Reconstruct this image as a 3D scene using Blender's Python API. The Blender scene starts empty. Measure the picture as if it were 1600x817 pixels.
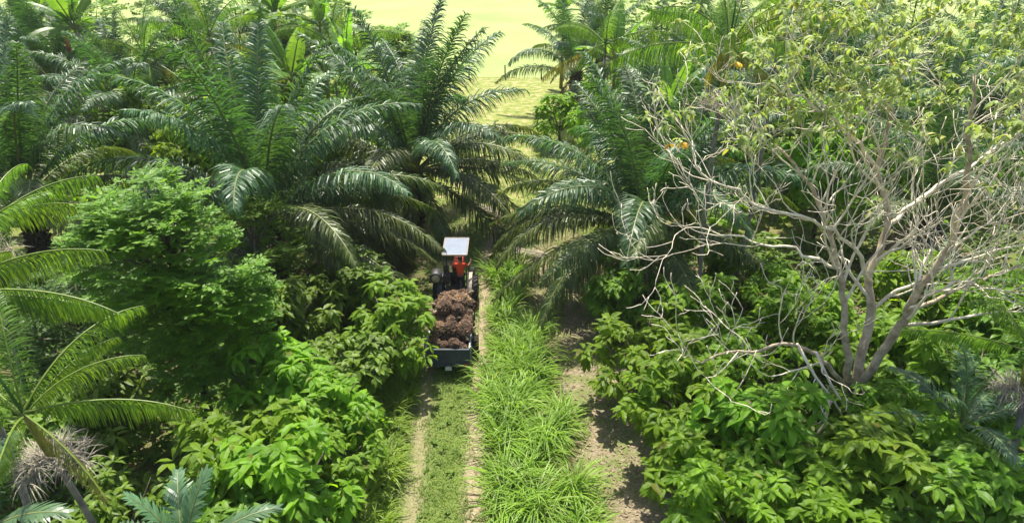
import bpy, bmesh, math, random
import numpy as np
from mathutils import Vector, Matrix
R = math.radians
C = bpy.context.scene
COL = C.collection
rng = np.random.default_rng(7)
random.seed(7)

# ------------------------------------------------------------------ camera, sky, sun, exposure
H, PITCH, FPX = 16.5, 26.0, 1081.0
cam_d = bpy.data.cameras.new('camera')
cam = bpy.data.objects.new('camera', cam_d); COL.objects.link(cam)
cam.location = (0, 0, H); cam.rotation_euler = (R(90-PITCH), 0, 0)
cam_d.sensor_width = 36; cam_d.lens = FPX/1600*36
cam_d.clip_start = .1; cam_d.clip_end = 6000
C.camera = cam
SUN_EL, SUN_AZ = 68.0, -6.0      # azimuth measured from +Y (away from the camera) towards +X
w = bpy.data.worlds.new('World'); C.world = w; w.use_nodes = True
nt = w.node_tree
sky = nt.nodes.new('ShaderNodeTexSky'); sky.sky_type = 'NISHITA'; sky.sun_disc = False
sky.sun_elevation = R(SUN_EL); sky.sun_rotation = R(SUN_AZ); sky.dust_density = 2.0
nt.links.new(sky.outputs[0], nt.nodes['Background'].inputs[0])
nt.nodes['Background'].inputs[1].default_value = .115
sd = bpy.data.lights.new('sun', 'SUN'); sd.energy = 4.7; sd.angle = R(.55); sd.color = (1, .95, .85)
so = bpy.data.objects.new('sun', sd); COL.objects.link(so)
S = Vector((math.sin(R(SUN_AZ))*math.cos(R(SUN_EL)), math.cos(R(SUN_AZ))*math.cos(R(SUN_EL)), math.sin(R(SUN_EL))))
so.rotation_euler = (-S).to_track_quat('-Z', 'Y').to_euler()
so.location = (20, 40, 60)
C.view_settings.view_transform = 'Standard'; C.view_settings.look = 'None'
C.view_settings.exposure = 1.1; C.view_settings.gamma = 1; C.view_settings.use_curve_mapping = False
try:
    C.cycles.max_bounces = 8; C.cycles.transmission_bounces = 6; C.cycles.diffuse_bounces = 4
    C.cycles.glossy_bounces = 2; C.cycles.transparent_max_bounces = 8; C.cycles.sample_clamp_indirect = 6
except Exception: pass

def at(px, py, Z):
    """the world point at height Z seen at a pixel of the 1600 px wide photograph"""
    u, v = (px-800)/FPX, (408.5-py)/FPX
    cp, sp = math.cos(R(PITCH)), math.sin(R(PITCH))
    d = Vector((u, cp+v*sp, -sp+v*cp))
    t = (Z-H)/d.z
    return Vector((d.x*t, d.y*t, Z))

def at_d(px, py, D):
    """the world point at ground distance D (along y) seen at a pixel"""
    u, v = (px-800)/FPX, (408.5-py)/FPX
    cp, sp = math.cos(R(PITCH)), math.sin(R(PITCH))
    d = Vector((u, cp+v*sp, -sp+v*cp))
    t = D/d.y
    return Vector((d.x*t, D, H+d.z*t))

# ------------------------------------------------------------------ materials
def new_mat(name):
    m = bpy.data.materials.new(name); m.use_nodes = True
    return m, m.node_tree, m.node_tree.nodes['Principled BSDF']

def ramp(nt, fac, stops):
    r = nt.nodes.new('ShaderNodeValToRGB')
    e = r.color_ramp.elements
    while len(e) < len(stops): e.new(.5)
    for el, (p, c) in zip(e, stops): el.position = p; el.color = (*c, 1)
    nt.links.new(fac, r.inputs[0])
    return r.outputs[0]

def noise(nt, scale, detail=4, rough=.6, vec=None, coord='Object'):
    if vec is None:
        tc = nt.nodes.new('ShaderNodeTexCoord'); vec = tc.outputs[coord]
    n = nt.nodes.new('ShaderNodeTexNoise')
    n.inputs['Scale'].default_value = scale; n.inputs['Detail'].default_value = detail; n.inputs['Roughness'].default_value = rough
    nt.links.new(vec, n.inputs['Vector'])
    return n.outputs[0]

def mixc(nt, fac, a, b, mode='MIX'):
    n = nt.nodes.new('ShaderNodeMix'); n.data_type = 'RGBA'; n.blend_type = mode
    for sock, v in ((n.inputs[0], fac), (n.inputs[6], a), (n.inputs[7], b)):
        if hasattr(v, 'is_linked'): nt.links.new(v, sock)
        elif isinstance(v, (int, float)): sock.default_value = v
        else: sock.default_value = (*v, 1)
    return n.outputs[2]

def leaf_mat(name, dark, light, trans, tw=.35, rough=.4, spec=.5, odd=None, odd_at=.94):
    """leaf shader: colour varies leaf by leaf and plant by plant, light passes through the blade"""
    m, nt, b = new_mat(name)
    g = nt.nodes.new('ShaderNodeNewGeometry')
    stops = [(0, dark), (.75, light)]
    if odd: stops += [(odd_at-.01, light), (odd_at, odd)]
    c = ramp(nt, g.outputs['Random Per Island'], stops)
    n = noise(nt, 1.3, 2)
    c = mixc(nt, .55, c, ramp(nt, n, [(.3, tuple(x*.62 for x in dark)), (.7, tuple(x*1.25 for x in light))]))
    oi = nt.nodes.new('ShaderNodeObjectInfo')
    hs = nt.nodes.new('ShaderNodeHueSaturation')
    mr = nt.nodes.new('ShaderNodeMapRange'); mr.inputs[3].default_value = .84; mr.inputs[4].default_value = 1.16
    nt.links.new(oi.outputs['Random'], mr.inputs[0]); nt.links.new(mr.outputs[0], hs.inputs['Value'])
    mr2 = nt.nodes.new('ShaderNodeMapRange'); mr2.inputs[3].default_value = .488; mr2.inputs[4].default_value = .512
    nt.links.new(oi.outputs['Random'], mr2.inputs[0]); nt.links.new(mr2.outputs[0], hs.inputs['Hue'])
    nt.links.new(c, hs.inputs['Color'])
    nt.links.new(hs.outputs[0], b.inputs['Base Color'])
    b.inputs['Roughness'].default_value = rough
    b.inputs['Specular IOR Level'].default_value = spec
    t = nt.nodes.new('ShaderNodeBsdfTranslucent')
    tc = mixc(nt, 1.0, hs.outputs[0], tuple(x for x in trans), 'MULTIPLY')
    nt.links.new(tc, t.inputs[0])
    ms = nt.nodes.new('ShaderNodeMixShader'); ms.inputs[0].default_value = tw
    nt.links.new(b.outputs[0], ms.inputs[1]); nt.links.new(t.outputs[0], ms.inputs[2])
    nt.links.new(ms.outputs[0], nt.nodes['Material Output'].inputs[0])
    return m

def rough_mat(name, c1, c2, scale=8, rough=.85, bump=.3, spec=.3, metal=0, bscale=None, lo=.35, hi=.65):
    m, nt, b = new_mat(name)
    n = noise(nt, scale, 6, .65)
    nt.links.new(ramp(nt, n, [(lo, c1), (hi, c2)]), b.inputs['Base Color'])
    b.inputs['Roughness'].default_value = rough; b.inputs['Specular IOR Level'].default_value = spec
    b.inputs['Metallic'].default_value = metal
    if bump:
        bp = nt.nodes.new('ShaderNodeBump'); bp.inputs['Strength'].default_value = bump; bp.inputs['Distance'].default_value = .05
        nt.links.new(noise(nt, bscale or scale*2, 5, .7), bp.inputs['Height']); nt.links.new(bp.outputs[0], b.inputs['Normal'])
    return m

T1 = (1.9, 2.1, .9)
M = {}
M['fern_dark'] = leaf_mat('dark tree leaf', (.030, .080, .014), (.075, .145, .022), (2.0, 2.2, .6), .38, .5, .3)  # darker leaf green, sets the lower tree apart from the dense one
M['rachis_green'] = rough_mat('green palm rib', (.09, .15, .02), (.17, .23, .04), 6, .5, 0)
M['oil'] = leaf_mat('oil palm leaflet', (.034, .080, .032), (.072, .135, .050), (2.4, 2.8, .8), .28, .44, .5)
M['oil_old'] = leaf_mat('old oil palm leaflet', (.044, .072, .016), (.10, .135, .030), (2.2, 2.3, .7), .27, .44, .5, (.16, .13, .06), .95)
M['oil_dry'] = leaf_mat('dry oil palm leaflet', (.15, .13, .085), (.30, .26, .18), (1.2, 1.1, .9), .2, .55, .4)
M['acai'] = leaf_mat('slender palm leaflet', (.060, .125, .016), (.13, .22, .028), (2.2, 2.2, .6), .46, .45, .35)
M['acai_old'] = leaf_mat('yellowing palm leaflet', (.12, .16, .025), (.24, .23, .045), (1.8, 1.7, .7), .42, .5, .35, (.25, .18, .10), .8)
M['broad'] = leaf_mat('broad palm leaflet', (.060, .125, .055), (.10, .18, .085), (1.8, 2.2, .9), .3, .4, .5)
M['rachis'] = rough_mat('palm rib', (.10, .13, .035), (.20, .21, .08), 6, .5, 0)
M['rachis_dry'] = rough_mat('dry palm rib', (.22, .18, .12), (.34, .29, .21), 6, .7, 0)
M['palm_trunk'] = rough_mat('palm boots', (.035, .026, .018), (.12, .09, .06), 5, .95, .8)
M['grey_trunk'] = rough_mat('grey palm trunk', (.11, .10, .08), (.24, .22, .18), 4, .9, .3)
M['shaft'] = rough_mat('palm crown shaft', (.11, .13, .02), (.22, .20, .04), 3, .45, .05)
M['spear'] = rough_mat('palm spear', (.03, .09, .02), (.06, .15, .035), 3, .45, .05)
M['dry'] = rough_mat('dry panicle', (.20, .175, .125), (.40, .35, .27), 9, .9, 0)
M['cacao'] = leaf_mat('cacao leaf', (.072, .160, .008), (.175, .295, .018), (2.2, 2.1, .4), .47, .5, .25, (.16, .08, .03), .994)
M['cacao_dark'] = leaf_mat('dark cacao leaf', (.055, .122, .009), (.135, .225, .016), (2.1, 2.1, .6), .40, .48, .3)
M['fern_tree'] = leaf_mat('dense tree leaf', (.060, .130, .016), (.155, .255, .030), (2.1, 2.1, .6), .42, .5, .3)
M['rubber'] = leaf_mat('yellow green leaf', (.17, .25, .050), (.36, .44, .15), (1.5, 1.55, .7), .40, .5, .35, (.50, .38, .04), .96)
M['yellow'] = leaf_mat('yellow leaf', (.50, .34, .02), (.66, .46, .03), (1.5, 1.4, .8), .4, .45, .4)
M['banana'] = leaf_mat('banana leaf', (.085, .175, .035), (.145, .245, .05), (2.0, 2.1, .6), .46, .42, .4)
M['grass'] = leaf_mat('tall grass blade', (.090, .185, .014), (.22, .33, .040), (1.8, 1.8, .5), .42, .48, .25, (.42, .42, .22), .96)
M['short'] = leaf_mat('short grass blade', (.070, .140, .016), (.165, .235, .034), (1.6, 1.7, .7), .3, .5, .3, (.28, .24, .11), .88)
M['under'] = leaf_mat('undergrowth leaf', (.045, .10, .010), (.125, .20, .018), (2.0, 2.2, .7), .38, .5, .3)
M['litter'] = leaf_mat('fallen leaf', (.11, .07, .04), (.34, .26, .17), (1, 1, 1), .1, .7, .3)
M['bark'] = rough_mat('brown bark', (.05, .038, .026), (.15, .12, .085), 5, .95, .6)
M['pale_bark'] = rough_mat('pale bark', (.54, .46, .33), (.80, .71, .55), 3, .85, .3)
M['limb_bark'] = rough_mat('limb bark', (.24, .18, .11), (.54, .44, .30), 3.0, .9, .5)
M['fruit'] = rough_mat('fruit bunch husk', (.016, .010, .007), (.15, .092, .056), 7, .85, .9, .3, 0, 30)
M['spikelet'] = leaf_mat('bunch spikelet', (.12, .062, .034), (.42, .265, .155), (1, 1, 1), .02, .75, .25, (.46, .36, .25), .88)
def vary(m, lo, hi):
    # each bunch has its own ripeness: brightness and hue differ object by object
    nt = m.node_tree; b = nt.nodes['Principled BSDF']; src = b.inputs['Base Color'].links[0].from_socket
    oi = nt.nodes.new('ShaderNodeObjectInfo'); hs = nt.nodes.new('ShaderNodeHueSaturation'); mr = nt.nodes.new('ShaderNodeMapRange')
    mr.inputs[3].default_value = lo; mr.inputs[4].default_value = hi
    nt.links.new(oi.outputs['Random'], mr.inputs[0]); nt.links.new(mr.outputs[0], hs.inputs['Value']); nt.links.new(src, hs.inputs['Color']); nt.links.new(hs.outputs[0], b.inputs['Base Color'])
vary(M['fruit'], .7, 1.5); vary(M['spikelet'], .75, 1.45)
M['stalk'] = rough_mat('bunch stalk', (.22, .15, .09), (.38, .29, .19), 12, .8, .3)
M['navy'] = rough_mat('dark blue grey paint', (.020, .030, .040), (.045, .060, .075), 3, .55, .1, .5, 0, 20)
M['rail'] = rough_mat('worn steel rail', (.16, .17, .18), (.42, .42, .40), 6, .5, .1, .5, .3)
M['rubber_tyre'] = rough_mat('tyre rubber', (.012, .012, .012), (.05, .043, .035), 4, .8, .2)
M['rim'] = rough_mat('wheel rim', (.25, .22, .16), (.42, .38, .30), 5, .6, .1)
M['red'] = rough_mat('faded red paint', (.22, .03, .015), (.32, .055, .03), 4, .5, .05)
M['steel'] = rough_mat('oily steel', (.015, .015, .016), (.055, .052, .05), 6, .55, .2, .5)
M['fender'] = rough_mat('dusty fender', (.28, .22, .16), (.42, .36, .28), 4, .6, .1)
M['roof'] = rough_mat('canopy sheet', (.165, .195, .25), (.205, .235, .29), 2.2, .4, .05, .5)
M['roof_edge'] = rough_mat('canopy edge', (.25, .19, .13), (.4, .32, .22), 5, .7, .1)
M['vinyl'] = rough_mat('black vinyl', (.012, .012, .013), (.025, .025, .026), 6, .5, .1, .5)
M['tan'] = rough_mat('tan metal', (.30, .23, .13), (.48, .39, .25), 5, .6, .1)
M['plate'] = rough_mat('pale plate', (.45, .45, .43), (.65, .64, .60), 10, .6, 0)
M['lens'] = rough_mat('red lens', (.35, .02, .015), (.45, .03, .02), 5, .3, 0, .6)
M['skin'] = rough_mat('skin', (.20, .10, .06), (.30, .16, .10), 8, .6, 0)
M['shirt'] = rough_mat('red orange shirt', (.62, .055, .018), (.78, .09, .028), 3, .9, .3, .2, 0, 8)
M['trouser'] = rough_mat('black trousers', (.012, .012, .014), (.026, .026, .03), 5, .9, .3, .2)
M['hair'] = rough_mat('black hair', (.008, .007, .006), (.018, .015, .012), 30, .6, .4)
M['eye'] = rough_mat('eye', (.7, .7, .68), (.75, .74, .72), 5, .3, 0)
M['bud'] = rough_mat('banana bud', (.20, .035, .03), (.32, .07, .05), 5, .6, .1)
M['post'] = rough_mat('fence post wood', (.06, .05, .04), (.14, .12, .09), 6, .9, .4)
M['wire'] = rough_mat('fence wire', (.2, .2, .2), (.35, .34, .32), 5, .5, 0, .5, .6)

# ------------------------------------------------------------------ mesh collector
class MB:
    def __init__(s): s.v = []; s.f = {3: [], 4: []}; s.m = {3: [], 4: []}; s.n = 0
    def add(s, verts, faces, mat=0):
        verts = np.asarray(verts, float).reshape(-1, 3)
        for k in (3, 4):
            fk = [f for f in faces if len(f) == k] if isinstance(faces, list) else (faces if faces.shape[1] == k else [])
            if len(fk):
                a = np.asarray(fk, int)+s.n
                s.f[k].append(a); s.m[k].append(np.full(len(a), mat))
        s.v.append(verts); s.n += len(verts)
    def mesh(s, name, mats, smooth=False):
        me = bpy.data.meshes.new(name)
        V = np.concatenate(s.v) if s.v else np.zeros((0, 3))
        F3 = np.concatenate(s.f[3]) if s.f[3] else np.zeros((0, 3), int)
        F4 = np.concatenate(s.f[4]) if s.f[4] else np.zeros((0, 4), int)
        mi = np.concatenate(([np.concatenate(s.m[3])] if s.m[3] else [])+([np.concatenate(s.m[4])] if s.m[4] else [])).astype(np.int32)
        loops = np.concatenate([F3.ravel(), F4.ravel()]).astype(np.int32)
        starts = np.concatenate([np.arange(len(F3))*3, len(F3)*3+np.arange(len(F4))*4]).astype(np.int32)
        me.vertices.add(len(V)); me.vertices.foreach_set('co', V.astype(np.float32).ravel())
        me.loops.add(len(loops)); me.loops.foreach_set('vertex_index', loops)
        me.polygons.add(len(starts)); me.polygons.foreach_set('loop_start', starts)
        me.polygons.foreach_set('material_index', mi)
        me.polygons.foreach_set('use_smooth', np.full(len(starts), smooth))
        me.update(calc_edges=True); me.validate()
        for m in (mats if isinstance(mats, (list, tuple)) else [mats]): me.materials.append(m)
        return me
    def build(s, name, mats, parent=None, smooth=False):
        return link(name, s.mesh(name, mats, smooth), parent)
    # shapes
    def box(s, c, size, rot=None, mat=0, taper=1.0):
        x, y, z = (k/2 for k in size)
        P = np.array([(i*x*(taper if k > 0 else 1), j*y*(taper if k > 0 else 1), k*z) for k in (-1, 1) for j in (-1, 1) for i in (-1, 1)])
        if rot is not None: P = P @ np.array(rot).T
        P = P+np.array(c)
        s.add(P, [(0, 2, 3, 1), (4, 5, 7, 6), (0, 1, 5, 4), (2, 6, 7, 3), (0, 4, 6, 2), (1, 3, 7, 5)], mat)
    def tube(s, pts, rad, sides=6, mat=0, cap=True):
        pts = np.asarray(pts, float); n = len(pts)
        rad = np.broadcast_to(np.asarray(rad, float), (n,))
        t = np.gradient(pts, axis=0); t /= np.linalg.norm(t, axis=1)[:, None]+1e-9
        ref = np.array((0, 0, 1.)) if abs(t[0][2]) < .9 else np.array((1., 0, 0))
        V = []
        u = np.cross(ref, t[0]); u /= np.linalg.norm(u)
        a = np.arange(sides)*2*math.pi/sides
        for i in range(n):
            u = u-t[i]*np.dot(u, t[i]); u /= np.linalg.norm(u)+1e-9
            w_ = np.cross(t[i], u)
            V.append(pts[i]+rad[i]*(np.cos(a)[:, None]*u+np.sin(a)[:, None]*w_))
        V = np.concatenate(V)
        F = []
        for i in range(n-1):
            for j in range(sides):
                k = (j+1) % sides
                F.append((i*sides+j, i*sides+k, (i+1)*sides+k, (i+1)*sides+j))
        if cap:
            V = np.concatenate([V, pts[:1], pts[-1:]])
            for j in range(sides):
                k = (j+1) % sides
                F.append((n*sides, k, j)); F.append((n*sides+1, (n-1)*sides+j, (n-1)*sides+k))
        s.add(V, F, mat)
    def lathe(s, prof, c=(0, 0, 0), axis='z', n=24, mat=0):
        V, F = [], []
        m = len(prof)
        for i in range(n):
            a = 2*math.pi*i/n
            for r, h in prof:
                x, y, z = r*math.cos(a), r*math.sin(a), h
                if axis == 'x': x, y, z = z, x, y
                if axis == 'y': x, y, z = x, z, y
                V.append((c[0]+x, c[1]+y, c[2]+z))
        for i in range(n):
            k = (i+1) % n
            for j in range(m-1): F.append((i*m+j, k*m+j, k*m+j+1, i*m+j+1))
        s.add(V, F, mat)

def link(name, data, parent=None):
    o = bpy.data.objects.new(name, data); COL.objects.link(o)
    if parent: o.parent = parent
    return o
def tag(o, label=None, cat=None, group=None, kind=None):
    if label: o['label'] = label
    if cat: o['category'] = cat
    if group: o['group'] = group
    if kind: o['kind'] = kind
    return o
def thing(name, label, cat, loc=(0, 0, 0), rz=0, group=None):
    o = link(name, None); o.location = loc; o.rotation_euler = (0, 0, rz)
    return tag(o, label, cat, group)
def copy_tree(o, parent=None):
    kids = list(o.children)
    c = o.copy(); COL.objects.link(c)
    if parent: c.parent = parent
    for k in kids: copy_tree(k, c)
    return c
def bevel(o, w=.02, seg=2):
    m = o.modifiers.new('bevel', 'BEVEL'); m.width = w; m.segments = seg; m.limit_method = 'ANGLE'
    return o
def unit(a): return a/(np.linalg.norm(a, axis=-1, keepdims=True)+1e-9)

# ------------------------------------------------------------------ foliage builders
def add_leaves(mb, P, D, N, L, W, bend, mat=0, fold=.12):
    """oval leaves: P base, D direction, N upper side; folded along the rib and bent down towards the tip"""
    n = len(P); D = unit(D); S_ = unit(np.cross(D, N)); N = unit(np.cross(S_, D))
    L = np.broadcast_to(L, (n,))[:, None]; W = np.broadcast_to(W, (n,))[:, None]; bend = np.broadcast_to(bend, (n,))[:, None]
    down = np.array((0, 0, -1.))
    c = [P]
    d = D
    for k in range(3):
        d = unit(d+down*bend*.5*(k+.4)/1.4); c.append(c[-1]+d*L*(.34 if k < 2 else .32))
    up = N*W*fold
    l1, r1 = c[1]-S_*W*.5+up, c[1]+S_*W*.5+up
    l2, r2 = c[2]-S_*W*.44+up, c[2]+S_*W*.44+up
    V = np.stack([c[0], c[1], c[2], c[3], l1, r1, l2, r2], 1).reshape(-1, 3)
    o = (np.arange(n)*8)[:, None]
    T = np.concatenate([o+np.array(t) for t in ((0, 5, 1), (0, 1, 4), (2, 7, 3), (6, 2, 3))])
    Q = np.concatenate([o+np.array(q) for q in ((1, 5, 7, 2), (4, 1, 2, 6))])
    b = mb.n
    mb.v.append(V); mb.n += len(V)
    mb.f[3].append(T+b); mb.m[3].append(np.full(len(T), mat)); mb.f[4].append(Q+b); mb.m[4].append(np.full(len(Q), mat))

def add_small_leaves(mb, P, D, N, L, W, mat=0):
    n = len(P); D = unit(D); S_ = unit(np.cross(D, N))
    L = np.broadcast_to(L, (n,))[:, None]; W = np.broadcast_to(W, (n,))[:, None]
    V = np.stack([P, P+D*L*.45+S_*W*.5, P+D*L, P+D*L*.45-S_*W*.5], 1).reshape(-1, 3)
    Q = (np.arange(n)*4)[:, None]+np.arange(4)
    b = mb.n; mb.v.append(V); mb.n += len(V); mb.f[4].append(Q+b); mb.m[4].append(np.full(n, mat))

def add_blades(mb, P, az, e0, L, W, droop, seg=4, mat=0):
    n = len(P); bc = lambda x: np.broadcast_to(np.asarray(x, float), (n,))
    az, e0, L, W, droop = map(bc, (az, e0, L, W, droop))
    hx, hy = np.cos(az), np.sin(az)
    S_ = np.stack([-hy, hx, np.zeros(n)], 1)
    c = P.copy(); rows = []
    for k in range(seg+1):
        t = k/seg
        wd = W*(.7 if k == 0 else (1 if t < .6 else (1-t)*2.2+.06))
        rows += [c-S_*wd[:, None]*.5, c+S_*wd[:, None]*.5]
        e = e0-droop*(t+.5/seg)**1.3
        c = c+np.stack([hx*np.cos(e), hy*np.cos(e), np.sin(e)], 1)*(L/seg)[:, None]
    V = np.stack(rows, 1).reshape(-1, 3); m = 2*(seg+1)
    o = (np.arange(n)*m)[:, None]
    Q = np.concatenate([o+np.array((2*k, 2*k+1, 2*k+3, 2*k+2)) for k in range(seg)])
    b = mb.n; mb.v.append(V); mb.n += len(V); mb.f[4].append(Q+b); mb.m[4].append(np.full(len(Q), mat))

def frond_mesh(name, L, e0, droop, nleaf, ll, lw, mats, seed, pet=.17, plume=25, hang=.5, roll=25, r0=.05, fwd=60, sway=.0, tipfrac=.3, power=1.4, boff=8):
    """one palm leaf growing along +X: an arching rib with two ranks of leaflets"""
    g = np.random.default_rng(seed)
    n = 30; s = np.linspace(0, 1, n)
    e = np.radians(e0-droop*s**power)
    st = L/(n-1)
    yaw = sway*s**2
    T = np.stack([np.cos(e)*np.cos(yaw), np.cos(e)*np.sin(yaw), np.sin(e)], 1)
    P = np.concatenate([[(0, 0, 0)], np.cumsum(T[:-1]*st, 0)])
    mb = MB()
    mb.tube(P, r0*(1-s)**.8+.008, 5, 0, False)
    down = np.array((0, 0, -1.))
    k = np.linspace(pet, .995, nleaf)
    for side in (-1, 1):
        kk = k+g.uniform(-.004, .004, nleaf)
        i = np.clip(kk, 0, 1)*(n-1); i0 = np.clip(i.astype(int), 0, n-2); fr = (i-i0)[:, None]
        B = P[i0]*(1-fr)+P[i0+1]*fr; Tt = unit(T[i0]*(1-fr)+T[i0+1]*fr)
        Sd = unit(np.cross(Tt, np.array((0, 0, 1.))+np.zeros_like(Tt))) if e0-droop*.5 < 80 else np.zeros_like(Tt)+np.array((0, 1., 0))
        Sd = np.stack([-np.sin(yaw[i0]), np.cos(yaw[i0]), np.zeros(nleaf)], 1)*side
        Nn = unit(np.cross(Tt, Sd*side))
        t = (kk-pet)/(1-pet)
        prof = np.clip(.45+1.6*t, 0, 1)*np.where(t > .55, 1-(t-.55)/.45*(1-tipfrac), 1)
        lenl = ll*prof*g.uniform(.85, 1.1, nleaf)
        a = np.radians(fwd-25*t+g.uniform(-8, 8, nleaf))
        b = np.radians(g.uniform(-plume, plume, nleaf)+boff)
        d = np.cos(a)[:, None]*Tt+np.sin(a)[:, None]*(np.cos(b)[:, None]*Sd+np.sin(b)[:, None]*Nn)
        d = unit(d)
        Wv = Tt-d*(Tt*d).sum(1)[:, None]; Wv = unit(Wv)
        ro = np.radians(g.uniform(-roll, roll, nleaf))[:, None]
        X = np.cross(d, Wv); Wv = Wv*np.cos(ro)+X*np.sin(ro)
        c = B; rows = []; hg = hang*g.uniform(.6, 1.4, nleaf)[:, None]
        for q, wq in enumerate((.55, 1, .75, .12)):
            rows += [c-Wv*lw*wq*.5, c+Wv*lw*wq*.5]
            d = unit(d+down*hg*(.35+.5*q))
            Wv = unit(Wv-d*(Wv*d).sum(1)[:, None])
            c = c+d*(lenl/3)[:, None]
        V = np.stack(rows, 1).reshape(-1, 3)
        o = (np.arange(nleaf)*8)[:, None]
        mb.add(V, np.concatenate([o+np.array((2*q, 2*q+1, 2*q+3, 2*q+2)) for q in range(3)]), 1)
    return mb.mesh(name, mats)

# oil palm leaves: classes from the upright spear leaves to the hanging skirt
OIL = []
for ci, (e0, dr, hang, mt) in enumerate(((87, 22, .45, 'oil'), (81, 46, .5, 'oil'), (73, 64, .55, 'oil'), (63, 80, .6, 'oil'), (52, 84, .65, 'oil'),
                                         (40, 78, .75, 'oil_old'), (24, 70, .8, 'oil_old'), (8, 60, .8, 'oil_old'), (-16, 52, .8, 'oil_old'), (-48, 35, .6, 'oil_dry'))):
    row = []
    for vv in range(3):
        row.append(frond_mesh('oil_frond', 7.6, e0+vv*2-2, dr*(1+.15*(vv-1)), 176, 1.14, .056, [M['rachis'] if mt != 'oil_dry' else M['rachis_dry'], M[mt]], 100+ci*10+vv,
                              .15, 34, hang, 30, .06, 66, (-.25, .05, .3)[vv]))
    OIL.append(row)
OILT = MB()   # trunk with the stubs of old leaf bases, one metre radius scale
g_ = np.random.default_rng(3)
OILT.tube([(0, 0, -.1), (0, 0, .6), (0, 0, 2.0), (0, 0, 3.4), (0, 0, 4.1), (0, 0, 4.5)], [.48, .40, .38, .42, .46, .25], 12, 0)
for k in range(150):
    a = k*2.39996; z = .3+k*.0265
    rr = .38; dr_ = np.array((math.cos(a), math.sin(a), 1.1)); dr_ /= np.linalg.norm(dr_)
    p = np.array((math.cos(a)*rr, math.sin(a)*rr, z)); OILT.tube([p-dr_*.05, p+dr_*.2, p+dr_*g_.uniform(.26, .42)], [.10, .085, .055], 4, 0)
OILT_ME = OILT.mesh('oil_palm_trunk', M['palm_trunk'])

def oil_palm(loc, zc, label, seed, n=38, scale=1.0, rot=0, emin=0, emax=1.0, group='oil palms along the track', dry=0, extra=()):
    g = random.Random(seed)
    t = thing('oil_palm', label, 'palm', loc, 0, group)
    tr = link('trunk', OILT_ME, t); tr.scale = (1, 1, zc/4.3)
    for i in range(n):
        q = .03+.97*((i+.5)/n)**.9
        ci = min(8, int(q*8.6+g.uniform(-.25, .25))) if q*8.6 > 0 else 0
        if dry and i >= n-dry: ci = 9
        me = OIL[max(0, ci)][g.randrange(3)]
        f = link('frond', me, t)
        az = rot+i*2.39996+g.uniform(-.2, .2)
        f.location = (.22*math.cos(az), .22*math.sin(az), zc-.25*q)
        s_ = scale*g.uniform(.9, 1.08)*(1 if ci < 9 else .75)
        f.scale = (s_, s_, s_)
        f.rotation_euler = (R(g.uniform(-14, 14)), R(g.uniform(-5, 5)), az)
    for ci, az, s_ in extra:
        f = link('frond', OIL[ci][g.randrange(3)], t); az = R(az)
        f.location = (.25*math.cos(az), .25*math.sin(az), zc-.2); f.scale = (s_,)*3; f.rotation_euler = (R(g.uniform(-8, 8)), 0, az)
    return t

# slender palm leaves (fine hanging leaflets)
ACAI = []
for ci, (e0, dr, hang, mt) in enumerate(((82, 40, .4, 'acai'), (62, 60, .9, 'acai'), (44, 60, 1.5, 'acai'), (28, 42, 1.9, 'acai'), (8, 36, 1.9, 'acai'), (-18, 30, 1.4, 'acai_old'))):
    ACAI.append([frond_mesh('slender_frond', 3.5, e0, dr*(1+.12*vv), 66, .74, .030, [M['rachis_green'], M[mt]], 300+ci*10+vv, .1, 6, hang, 10, .024, 66, (-.2, .2)[vv], .45, 1.4, (0, -12, -35, -55, -58, -45)[ci]) for vv in range(2)])
BROAD = [frond_mesh('broad_frond', 2.3, e0, dr, 26, .52, .085, [M['rachis'], M['broad']], 400+k, .16, 4, .15, 12, .025, 58, .1, .45) for k, (e0, dr) in enumerate(((80, 35), (62, 55), (45, 55), (25, 45)))]
YOUNG = [frond_mesh('young_frond', 2.8, e0, dr, 52, .6, .036, [M['rachis'], M['broad']], 420+k, .12, 5, .2, 10, .028, 55, .15, .45) for k, (e0, dr) in enumerate(((86, 20), (66, 50), (42, 55), (18, 45)))]

def panicle_mesh(seed):
    g = np.random.default_rng(seed); mb = MB()
    ax = np.array([(0, 0, 0), (.18, 0, .08), (.42, 0, .05), (.6, 0, -.05)])
    mb.tube(ax, [.03, .025, .018, .008], 4)
    n = 110
    t = g.uniform(.1, 1, n); P = np.stack([np.interp(t, (0, .3, .7, 1), ax[:, k]) for k in range(3)], 1)
    add_blades(mb, P, g.uniform(-2.3, 2.3, n), g.uniform(-.5, 1.3, n), g.uniform(.45, .8, n), .014, g.uniform(.5, 1.9, n), 5)
    return mb.mesh('dry_panicle', M['dry'])
PAN = [panicle_mesh(50+k) for k in range(3)]

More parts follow.
